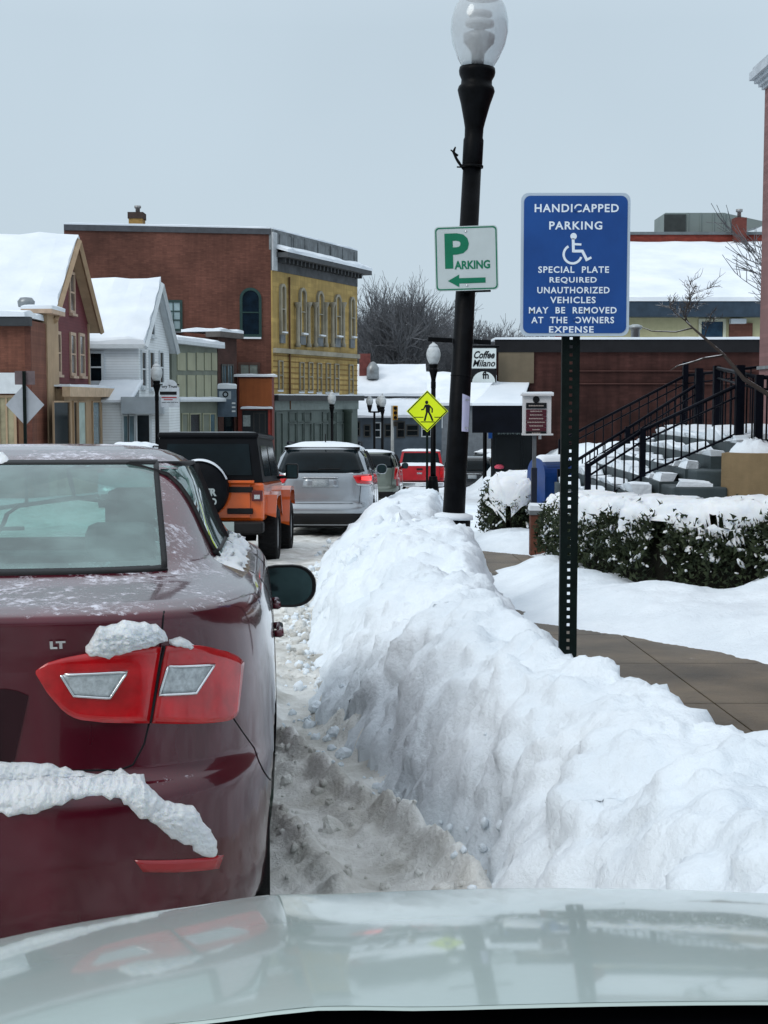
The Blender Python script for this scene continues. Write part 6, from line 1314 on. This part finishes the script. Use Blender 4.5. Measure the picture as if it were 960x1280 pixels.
# two flanges and a web with real holes: web built as rungs between square holes
nh = int((ph - zb) / .0254 / 1.35); st = (ph - zb) / nh
for sgn in (-1, 1): mb.box(sgn * hw - .006, sgn * hw + .006, -.012, .022, zb, ph); mb.box(min(sgn * .0065, sgn * hw), max(sgn * .0065, sgn * hw), -.0125, -.009, zb, ph)
for i in range(nh): mb.box(-.0066, .0066, -.0123, -.0093, zb + i * st, zb + i * st + st * .62)
mb.build('post', PG, r)

# ------------------------------------------------------------------ crossing sign
YC = 36.0; k = YC / F; c0 = W(534, 514, YC); r = thing('crossing_sign', 'bright yellow green diamond sign with black walking figure on a thin post', 'sign', (c0.x, YC, g(YC)))
off = c0 - r.location; FR = lambda u, v, d=0: Vector((off.x + u * 1., off.y - .05 - d, off.z + v))
mb = MB(); hd = 26 * k; mb.prism([(0, -hd), (hd, 0), (0, hd), (-hd, 0)], FR, 0, .006); pn = mb.build('panel', mat('fluorescent_yellow_green', (.60, .72, .01), .5, var=.05, emit=(.6, .8, .0, .06)), r)
mb = MB(); mb.ring([(0, -hd * .96), (hd * .96, 0), (0, hd * .96), (-hd * .96, 0)], [(0, -hd * .90), (hd * .90, 0), (0, hd * .90), (-hd * .90, 0)], FR, .005, .012); mb.build('border', INK, pn)
mb = MB(); px2 = lambda x, y: ((x - 534) * k, (514 - y) * k)
hx, hy = px2(533.2, 503); mb.prism([(hx + 2 * k * math.cos(a), hy + 2.3 * k * math.sin(a)) for a in [i * .6283 for i in range(10)]], FR, .005, .013)
mb.prism([px2(*q) for q in ((531, 506), (536, 505.6), (537.5, 508), (537, 515.5), (532.2, 515.5), (532, 510))], FR, .005, .013)
stroke([(531.5, 507), (529.5, 511.5), (526.8, 512.2)], 1.7); stroke([(536.8, 507), (540.2, 511), (540, 515.5)], 1.7); stroke([(533.6, 515), (532.2, 520), (530.8, 525.5)], 2.3); stroke([(535.8, 515), (538.2, 519.5), (540.6, 525.5)], 2.3)
stroke([(518, 521.5), (529, 521.5)], 1.); stroke([(543, 521.5), (552, 521.5)], 1.); stroke([(526, 527.3), (543, 527.3)], 1.1); mb.build('walking_figure', INK, pn)
mb = MB(); mb.box(-.03, .03, -.03, .03, -.1, off.z + .3); mb.build('post', PG, r)

# ------------------------------------------------------------------ back of a diamond sign across the road
YB2 = 42.0; k = YB2 / F; c0 = W(31.5, 506, YB2); r = thing('diamond_sign_back', 'bare grey back of a diamond road sign with a small brown plate above it', 'sign', (c0.x, YB2, g(YB2)))
off = c0 - r.location; hd = 24 * k; FR = lambda u, v, d=0: Vector((off.x + u, off.y - .02 - d, off.z + v))
mb = MB(); mb.prism([(0, -hd * 1.08), (hd, 0), (0, hd * 1.08), (-hd, 0)], FR, 0, .01); mb.build('diamond_panel', mat('bare_aluminium', (.36, .38, .41), .45, metal=.4, var=.12, scale=2), r)
mb = MB(); mb.prism([(-12 * k, 25 * k), (13 * k, 25 * k), (13 * k, 42 * k), (-12 * k, 42 * k)], FR, 0, .01); mb.build('upper_plate', mat('brown_grey_plate', (.12, .09, .095), .5), r)
mb = MB(); mb.box(-.045, .045, -.10, -.04, -.1, off.z + 1.0); mb.build('post', PG, r)

# shop sign near the white house
YT = 57.5; f2_ = Facade((X(200, YT), YT), (X(226, YT), YT)); t = thing('arched_shop_sign', 'white arched shop sign with black and red lines of lettering by the white house', 'sign', W(213, 495, YT))
mb = MB(); q = f2_.rect(201, 480, 224, 509); u0, u1, z0, z1 = q; um = (u0 + u1) / 2; mb.prism([(u0, z0), (u1, z0), (u1, z1 - .12)] + [(um + (u1 - u0) / 2 * .82 * math.cos(a), z1 - .12 + .30 * math.sin(a)) for a in [math.pi * i / 10 for i in range(11)]] + [(u0, z1 - .12)], f2_.pt, -.05, .03)
mb.build('board', mat('shop_sign_white', (.50, .55, .60), .5), t, world=True)
mb = MB(); T2 = lambda mb, s_, px_, py_, w_, h_, **kk: text_into(mb, s_, w_ * YT / F, h_ * YT / F, lambda a, b: f2_.pt(f2_.px(px_, py_)[0] + a, f2_.px(px_, py_)[1] + b, .04), **kk)
T2(mb, 'ory Trust', 212, 483.5, 19, 4.5, bold=.02); fbox(mb, f2_, f2_.rect(200, 489.5, 221, 493.5), .03, .04); T2(mb, 'open sales and hire', 212.5, 503, 20, 2); mb.v = mb.v; mb.build('black_lettering', INK, t, world=True)
mb = MB(); fbox(mb, f2_, f2_.rect(202, 496.2, 221, 497.6), .03, .04); fbox(mb, f2_, f2_.rect(205, 499, 216, 500), .03, .04); mb.build('red_lines', REDPAINTS, t, world=True)
mb = MB(); mb.tube([f2_.pt(f2_.px(201, 479)[0] - .2, f2_.px(201, 481)[1], 0), f2_.pt(u1, f2_.px(201, 481)[1], 0)], .03, 5); mb.build('bracket', BLACKMETAL, t, world=True)

# traffic light
YG = 78; r = thing('traffic_light', 'yellow traffic signal head on a pale grey pole before the low grey building', 'traffic light', (X(490.5, YG), YG, g(YG)))
zt_, zb_ = Z(507, YG) - g(YG), Z(525, YG) - g(YG)
mb = MB(); mb.lathe([(.10, 0), (.08, zt_)], 10); mb.build('pole', mat('pale_grey_pole', (.36, .38, .38), .5), r)
mb = MB(); mb.box(.02, .30, -.25, .0, zb_, zt_, bev=.03); hd_ = mb.build('signal_head', mat('signal_yellow', (.45, .24, .03), .5, var=.15), r)
for i in range(3):
    zc_ = lerp(zb_, zt_, (i + .5) / 3); mb = MB(); mb.lathe([(.08, .0), (.10, .01), (.10, .14), (.09, .14), (.08, .02)], 12, M=Matrix.Translation((.16, -.25, zc_)) @ Matrix.Rotation(R(90), 4, 'X')); v_ = mb.build('visor', mat('signal_black', (.02, .018, .015), .5) if 'signal_black' not in bpy.data.materials else bpy.data.materials['signal_black'], hd_)
mb = MB(); mb.box(.08, .30, -.22, .0, zb_ - .35, zb_ - .08, bev=.02); mb.build('pedestrian_signal', bpy.data.materials['signal_black'], r)

# ------------------------------------------------------------------ directory sign
YD2 = 21.0; k = YD2 / F; c0 = W(671.5, 517, YD2); r = thing('directory_sign', 'white cased directory sign with dark red name slats under a snow cap', 'sign', (c0.x - .06, YD2, g(YD2)))
off = c0 - r.location; FR = lambda u, v, d=0: Vector((off.x + u, off.y - d, off.z + v)); WC = mat('white_sign_case', (.55, .55, .56), .5, var=.06)
mb = MB(); mb.box(off.x - 17.5 * k, off.x + 17.5 * k, -.0, .14, off.z - 25 * k, off.z + 22 * k); cs = mb.build('case', WC, r)
mb = MB(); mb.box(off.x - 19.5 * k, off.x + 20 * k, -.05, .19, off.z + 22.02 * k, off.z + 24 * k); mb.build('case_lid', WC, cs); mb = MB(); mb.box(off.x - 18 * k, off.x + 20 * k, -.03, .17, off.z - 27 * k, off.z - 25.02 * k); mb.build('case_foot', WC, cs)
mb = MB(); snow_slab(mb, [Vector((off.x - 19.5 * k, -.05, off.z + 24 * k)), Vector((off.x + 20 * k, -.05, off.z + 24 * k)), Vector((off.x + 20 * k, .19, off.z + 24 * k)), Vector((off.x - 19.5 * k, .19, off.z + 24 * k))], .035, .01, 5); mb.build('snow_cap', ROOFSNOW, cs)
MAR = mat('maroon_slat', (.075, .012, .022), .5); mb = MB(); mb.prism([(4.2 * k * math.cos(a) - 1.5 * k, 17.5 * k + 4.2 * k * math.sin(a)) for a in [i * .4488 for i in range(14)]], FR, 0, .012); mb.build('round_crest', INK, cs)
yy = 13.4
for i, h in enumerate((7, 4.2, 4.2, 4.2, 4.2, 4.2, 4.2, 4.2)):
    o = MB(); o.prism([(-14 * k, (yy - h) * k), (11.5 * k, (yy - h) * k), (11.5 * k, yy * k), (-14 * k, yy * k)], FR, 0, .012 + .002 * (i % 2)); o = o.build('name_slat', INK if i in (0, 7) else MAR, cs)
    mb = MB(); n_ = (18, 14, 15, 17, 21, 16, 9, 10)[i]
    for j in range(n_): u = (-n_ / 2 + j) * k * 1.05 - 1.2 * k; mb.prism([(u, (yy - h / 2 - .8) * k), (u + (.6 + .25 * (j * 7 % 3 == 0)) * k, (yy - h / 2 - .8) * k), (u + .75 * k, (yy - h / 2 + .35 + .5 * (j % 3 == 0)) * k), (u, (yy - h / 2 + .5) * k)], FR, .012, .016)
    mb.build('lettering', mat('slat_lettering', (.42, .36, .33), .5) if 'slat_lettering' not in bpy.data.materials else bpy.data.materials['slat_lettering'], o); yy -= h + (1.3 if i == 0 else .35)
mb = MB(); mb.box(.0, .055, .03, .09, -.2, off.z - 26 * k); mb.build('post', mat('grey_steel_post', (.10, .11, .12), .5, var=.3), r); mb = MB(); mb.box(.09, .13, .04, .08, off.z - 32 * k, off.z - 26 * k); mb.build('case_stub', WC, cs)
mb = MB(); mb.box(-.015, .07, .02, .10, -.3, Z(585, YD2) - g(YD2)); mb.build('post_sleeve', mat('navy_sleeve', (.012, .016, .03), .5), r)

# ------------------------------------------------------------------ mail box
YM = 22.0; c0 = (X(689, YM), YM, g(YM) + .15); r = thing('mail_box', 'rounded blue metal mail box with snow on top, behind the hedge', 'mail box', c0, R(24))
ML = mat('postal_blue', (.008, .045, .19), .35, var=.15, scale=5, coat=.3); w_, d_, h_ = .26, .27, 1.08
prof = [(-d_, .12), (-d_, h_)] + [(-d_ * math.cos(a), h_ + d_ * math.sin(a) * 1.0) for a in [math.pi * i / 14 for i in range(1, 14)]] + [(d_, h_), (d_, .12)]
mb = MB(); mb.prism(prof, lambda u, v, d: Vector((d, u, v)), -w_, w_); bd = mb.build('body', ML, r)
mb = MB()
for x_ in (-w_, w_): mb.prism([(u * 1.03, .1 + (v - .1) * 1.01) for u, v in prof], lambda u, v, d, x_=x_: Vector((x_ + d, u, v)), -.012, .012)
mb.build('side_flange', ML, bd)
for x_ in (-.2, .2):
    for y_ in (-.2, .2): mb = MB(); mb.box(x_ - .025, x_ + .025, y_ - .025, y_ + .025, 0, .13); mb.build('leg', ML, r)
mb = MB(); mb.prism([(-d_ * .99 * math.cos(a), h_ + d_ * 1.02 * math.sin(a)) for a in (R(22), R(32), R(42), R(52))] + [(-d_ * .9 * math.cos(a), h_ + d_ * .9 * math.sin(a)) for a in (R(52), R(22))], lambda u, v, d: Vector((d, u, v)), -w_ * .8, w_ * .8); mb.build('slot_door', mat('dark_blue_door', (.006, .03, .11), .3), bd)
mb = MB(); text_into(mb, 'US MAIL', .30, .05, lambda a, b: Vector((a, -d_ - .003, .70 + b)), bold=.03); mb.build('lettering', WL, bd)
mb = MB(); mb.grid(14, 12, lambda u, v: (lambda a: Vector((lerp(-w_, w_, u), -d_ * 1.0 * math.cos(a), h_ + d_ * math.sin(a) + .005 + .06 * (math.sin(v * math.pi) * min(1, 6 * u, 6 * (1 - u))) ** .5)))(R(55 + 100 * v))); mb.build('snow_cap', ROOFSNOW, r)

# brick pier and snow capped bollard, blue street sign
p = (X(674.5, 19.2), 19.2, g(19.2) + .1); r = thing('brick_pier', 'short reddish brown brick pier at the near end of the short hedge', 'pier', p)
mb = MB(); mb.box(-.11, .11, 0, .24, 0, .62); mb.build('brickwork', mat('pier_brick', (.15, .055, .035), .85, var=.3, brick=(0, .2)), r); mb = MB(); mb.box(-.13, .13, -.02, .26, .62, .68); mb.build('cap_stone', STONE, r)
mb = MB(); snow_slab(mb, [Vector((-.13, -.02, .68)), Vector((.13, -.02, .68)), Vector((.13, .26, .68)), Vector((-.13, .26, .68))], .09, .03, 5); mb.build('snow_cap', ROOFSNOW, r)
Yk = 30; r = thing('bollard', 'short bollard wearing a tall snow cap before the store window', 'bollard', (X(611.5, Yk), Yk, g(Yk) + .15)); mb = MB(); mb.lathe([(.11, 0), (.11, .62), (.09, .68), (.03, .7)], 14); mb.build('post', BLACKMETAL, r); mb = MB(); mb.lathe([(.13, .35), (.15, .5), (.15, .82), (.13, .92), (.07, .97), (.01, .98)], 14); mb.build('snow_cap', ROOFSNOW, r)
Yk = 44; c0 = W(615, 541, Yk); r = thing('small_blue_sign', 'small blue sign on a slim dark post left of the store window', 'sign', (c0.x, Yk, g(Yk))); mb = MB(); z_ = c0.z - g(Yk); mb.box(-.12, .12, -.03, -.01, z_ - .18, z_ + .18, bev=.005); mb.build('panel', BLUE, r); mb = MB(); mb.tube([(0, 0, 0), (0, 0, z_ + .2)], .03, 6); mb.build('post', BLACKMETAL, r)
Yk = 42; r = thing('iron_post', 'plain black post beside the small blue sign under the awning', 'post', (X(606, Yk), Yk, g(Yk))); mb = MB(); mb.lathe([(.10, 0), (.10, .5), (.06, .55), (.06, 2.6), (.08, 2.7)], 12); mb.build('shaft', BLACKMETAL, r); mb = MB(); mb.lathe([(.16, 0), (.15, .25), (.10, .3)], 12); mb.build('foot', BLACKMETAL, r)

# ------------------------------------------------------------------ bare winter trees
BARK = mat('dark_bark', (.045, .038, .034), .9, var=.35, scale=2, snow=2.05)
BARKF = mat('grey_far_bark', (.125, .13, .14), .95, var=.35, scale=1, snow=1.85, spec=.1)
def bare_tree(label, loc, h, seed, spread=.9, depth=6, minr=.012, trunk_r=None, bark=BARK, lean=(0, 0), kids=3, name='bare_tree', first=.28, maxn=9000):
    rnd = random.Random(seed); r = thing(name, label, 'tree', loc); tr = MB(); cr = MB(); tr_r = trunk_r or h * .022; cnt = [0]
    def grow(p, d, L, rad, lv):
        cnt[0] += 1
        if cnt[0] > maxn: return
        n = 3 if lv > 2 else 5; pts = [p]; dd = d.copy(); q = p.copy(); rr = [rad]
        for i in range(n):
            dd = (dd + Vector((rnd.gauss(0, .13), rnd.gauss(0, .13), rnd.gauss(.03, .08)))).normalized(); q = q + dd * (L / n); pts.append(q.copy()); rr.append(max(minr * .7, rad * (1 - .45 * (i + 1) / n)))
        (tr if lv == 0 else cr).tube(pts, rr, 7 if lv == 0 else (5 if lv < 3 else 3), cap=False)
        if lv >= depth: return
        nb_ = kids + (1 if rnd.random() < .5 else 0) + (2 if lv in (0, 1) else 0)
        for i in range(nb_):
            t = rnd.uniform(.35 if lv else .45, 1.0); idx = min(n - 1, int(t * n)); b = pts[idx].lerp(pts[idx + 1], t * n - idx) if t < 1 else pts[-1]
            ax = dd.orthogonal().normalized(); ax = Matrix.Rotation(rnd.random() * 6.283, 3, dd) @ ax; an = rnd.uniform(.35, .95) * spread
            nd_ = (Matrix.Rotation(an, 3, ax) @ dd); nd_.z += .10; nd_.normalize(); grow(b, nd_, L * rnd.uniform(.55, .82), max(minr, rr[idx] * rnd.uniform(.45, .68)), lv + 1)
        grow(pts[-1], dd, L * .72, max(minr, rr[-1] * .9), lv + 1)
    grow(Vector((0, 0, -.3)), Vector((lean[0], lean[1], 1)).normalized(), h * first, tr_r, 0)
    mzz = max(v[2] for v in cr.v); sc_ = h / mzz
    for q_ in (tr, cr): q_.v = [(v[0] * (1 + (sc_ - 1) * .8), v[1] * (1 + (sc_ - 1) * .8), v[2] * sc_) for v in q_.v]
    tr.build('trunk', bark, r, fix=False); cr.build('crown', bark, r, fix=False); return r
for i, (px_, Y, ty, lab) in enumerate(((452, 150, 345, 'big bare tree rising close behind the yellow block'), (478, 142, 336, 'tallest bare tree behind the low gabled roof'), (498, 155, 352, 'wide bare tree left of the crossing sign lamp'),
        (524, 150, 362, 'bare tree directly above the crossing sign'), (549, 145, 356, 'bare tree with snowy limbs just left of the tall lamp post'), (592, 150, 376, 'bare tree showing right of the tall lamp post under the parking sign'))):
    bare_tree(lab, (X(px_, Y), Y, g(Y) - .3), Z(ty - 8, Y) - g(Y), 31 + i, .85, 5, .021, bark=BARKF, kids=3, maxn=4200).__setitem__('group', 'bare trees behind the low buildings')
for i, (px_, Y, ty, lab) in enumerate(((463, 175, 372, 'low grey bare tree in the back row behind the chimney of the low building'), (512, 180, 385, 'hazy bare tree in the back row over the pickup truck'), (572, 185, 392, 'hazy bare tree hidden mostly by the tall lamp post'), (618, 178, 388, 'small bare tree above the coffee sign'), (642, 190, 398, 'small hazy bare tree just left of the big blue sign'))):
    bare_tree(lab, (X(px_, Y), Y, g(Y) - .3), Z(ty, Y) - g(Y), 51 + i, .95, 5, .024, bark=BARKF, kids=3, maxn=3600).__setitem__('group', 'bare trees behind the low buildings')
# distant wood as one mass of thin stems
rnd = random.Random(5); mb = MB()
for i in range(2300):
    px_ = rnd.uniform(380, 720); Y = rnd.uniform(195, 290); h = rnd.uniform(5, 11) * (1.25 if px_ < 560 else .8); x_ = X(px_, Y); z_ = hill((x_ + 260) / 680, (Y - 150) / 270)[2]
    p = Vector((x_, Y, z_ - .4)); tpt = p + Vector((rnd.gauss(0, .5), 0, h)); mb.tube([p, tpt], [.10, .03], 3, cap=False)
    for k_ in range(7): t = rnd.uniform(.3, .95); a = p.lerp(tpt, t); an = rnd.uniform(-1, 1); mb.tube([a, a + Vector((an * h * .28, rnd.gauss(0, .4), h * .22 * rnd.random() + .3))], [.05, .03], 3, cap=False)
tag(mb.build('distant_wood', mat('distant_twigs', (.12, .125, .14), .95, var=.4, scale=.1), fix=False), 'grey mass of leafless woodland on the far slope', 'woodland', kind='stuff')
# small leaning tree by the landing and a second one behind the pink building
Yt = 14.6; p0 = W(985, 512, Yt); r = thing('leaning_tree', 'thin bare snow dusted tree leaning left across the guard rail', 'tree', p0)
def wl(L): return [W(a, b, Yt + (c if True else 0)) for a, b, c in L]
BARKS = mat('snowy_thin_bark', (.06, .05, .045), .9, var=.3, scale=3, snow=1.55, spec=.1)
tr = MB(); tr.tube(wl([(1010, 530, 0), (962, 494, 0), (930, 474, .05), (905, 444, .1), (880, 422, .1), (866, 410, .15), (857, 401, .2)]), [.034, .026, .022, .017, .014, .010, .008], 8); tr.build('trunk', BARKS, r, world=True)
cr = MB(); rnd = random.Random(3)
def twig(p, d, L, rad, lv):
    pts = [p]; q = p; dd = d
    for i in range(4): dd = (dd + Vector((rnd.gauss(0, .16), rnd.gauss(0, .16), rnd.gauss(.05, .10)))).normalized(); q = q + dd * L / 4; pts.append(q)
    cr.tube(pts, [rad * (1 - .15 * i) for i in range(5)], 5, cap=False)
    if lv == 0: return
    for i in range(4): b = pts[rnd.choice((1, 2, 3, 4))]; ax = Matrix.Rotation(rnd.random() * 6.28, 3, dd) @ dd.orthogonal().normalized(); nd_ = Matrix.Rotation(rnd.uniform(.4, .9), 3, ax) @ dd; twig(b, nd_, L * rnd.uniform(.5, .75), max(.0028, rad * .6), lv - 1)
for a, b, L, rad in (((857, 401), (860, 330), .30, .008), ((866, 410), (835, 370), .27, .008), ((880, 422), (893, 375), .20, .006), ((857, 401), (820, 372), .22, .007), ((857, 401), (872, 350), .26, .006)):
    A, B = W(*a, Yt + .2), W(*b, Yt + .1); twig(A, (B - A).normalized(), L, rad, 3)
cr.tube(wl([(905, 444, .1), (880, 448, 0), (868, 452, 0), (846, 458, 0), (838, 463, 0)]), [.012, .012, .010, .008, .004], 5)
cr.tube(wl([(866, 410, .15), (845, 415, .1), (815, 414, 0), (800, 408, 0)]), [.009, .008, .006, .003], 5)
cr.build('branches', BARKS, r, world=True)
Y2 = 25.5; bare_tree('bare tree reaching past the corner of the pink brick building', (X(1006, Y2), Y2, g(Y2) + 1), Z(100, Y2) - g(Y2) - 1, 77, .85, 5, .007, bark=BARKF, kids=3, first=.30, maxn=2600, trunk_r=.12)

# loose lumps rolled off the bank and onto its crest
rnd = random.Random(21); mb = MB()
def chunk(P, a):
    M_ = Matrix.Translation(P) @ Euler((rnd.random() * 3, rnd.random() * 3, rnd.random() * 6)).to_matrix().to_4x4(); sd = rnd.random() * 50; vs = []; n, m = 9, 6
    for j in range(m + 1):
        for i in range(n):
            th, ph_ = 2 * math.pi * i / n, math.pi * j / m; d = Vector((math.sin(ph_) * math.cos(th), math.sin(ph_) * math.sin(th), math.cos(ph_) * .8)); vs.append(M_ @ (d * a * (1 + .45 * nz(d.x + sd, d.y, d.z, 1.6) + .25 * nz(d.x + sd, d.y, d.z, 4))))
    mb.add(vs, [(j * n + i, j * n + (i + 1) % n, (j + 1) * n + (i + 1) % n, (j + 1) * n + i) for j in range(m) for i in range(n)], rnd.random() < .6)
for _ in range(420):
    y = rnd.uniform(3.6, 19) if rnd.random() < .8 else rnd.uniform(19, 30); xl = tab(XL, y); a = min(.05, .007 + rnd.expovariate(95))
    x = xl + rnd.gauss(-.05, .10) if rnd.random() < .93 else xl + abs(rnd.gauss(.2, .2))
    z = g(y) + max(bank_h(x, y) , slush_h(x, y) - .015); chunk(Vector((x, y, z + a * .25)), a)
for _ in range(40):
    y = rnd.uniform(12, 19); x = rnd.uniform(-.6, .5); a = rnd.uniform(.03, .13); chunk(Vector((x, y, g(y) + max(bank_h(x, y), 0) + a * .2)), a)
tag(mb.build('snow_lumps', SNOW), 'loose lumps of ploughed snow scattered over the bank and its foot', 'snow', kind='stuff')

rnd = random.Random(33); mb = MB()
for _ in range(800):
    y = rnd.uniform(3.9, 13) if rnd.random() < .8 else rnd.uniform(13, 24); x = rnd.uniform(-.95, tab(XL, y) + .1)
    if y < 9 and abs(x - lerp(-.52, .62, sm((8.2 - y) / 4.6))) < .17: continue
    a = min(.05, .006 + rnd.expovariate(90)); chunk(Vector((x, y, g(y) + slush_h(x, y) - .012)), a)
tag(mb.build('slush_crumbs', SLUSH2), 'crumbs of dirty slush scattered along the wheel ruts', 'slush', kind='stuff')
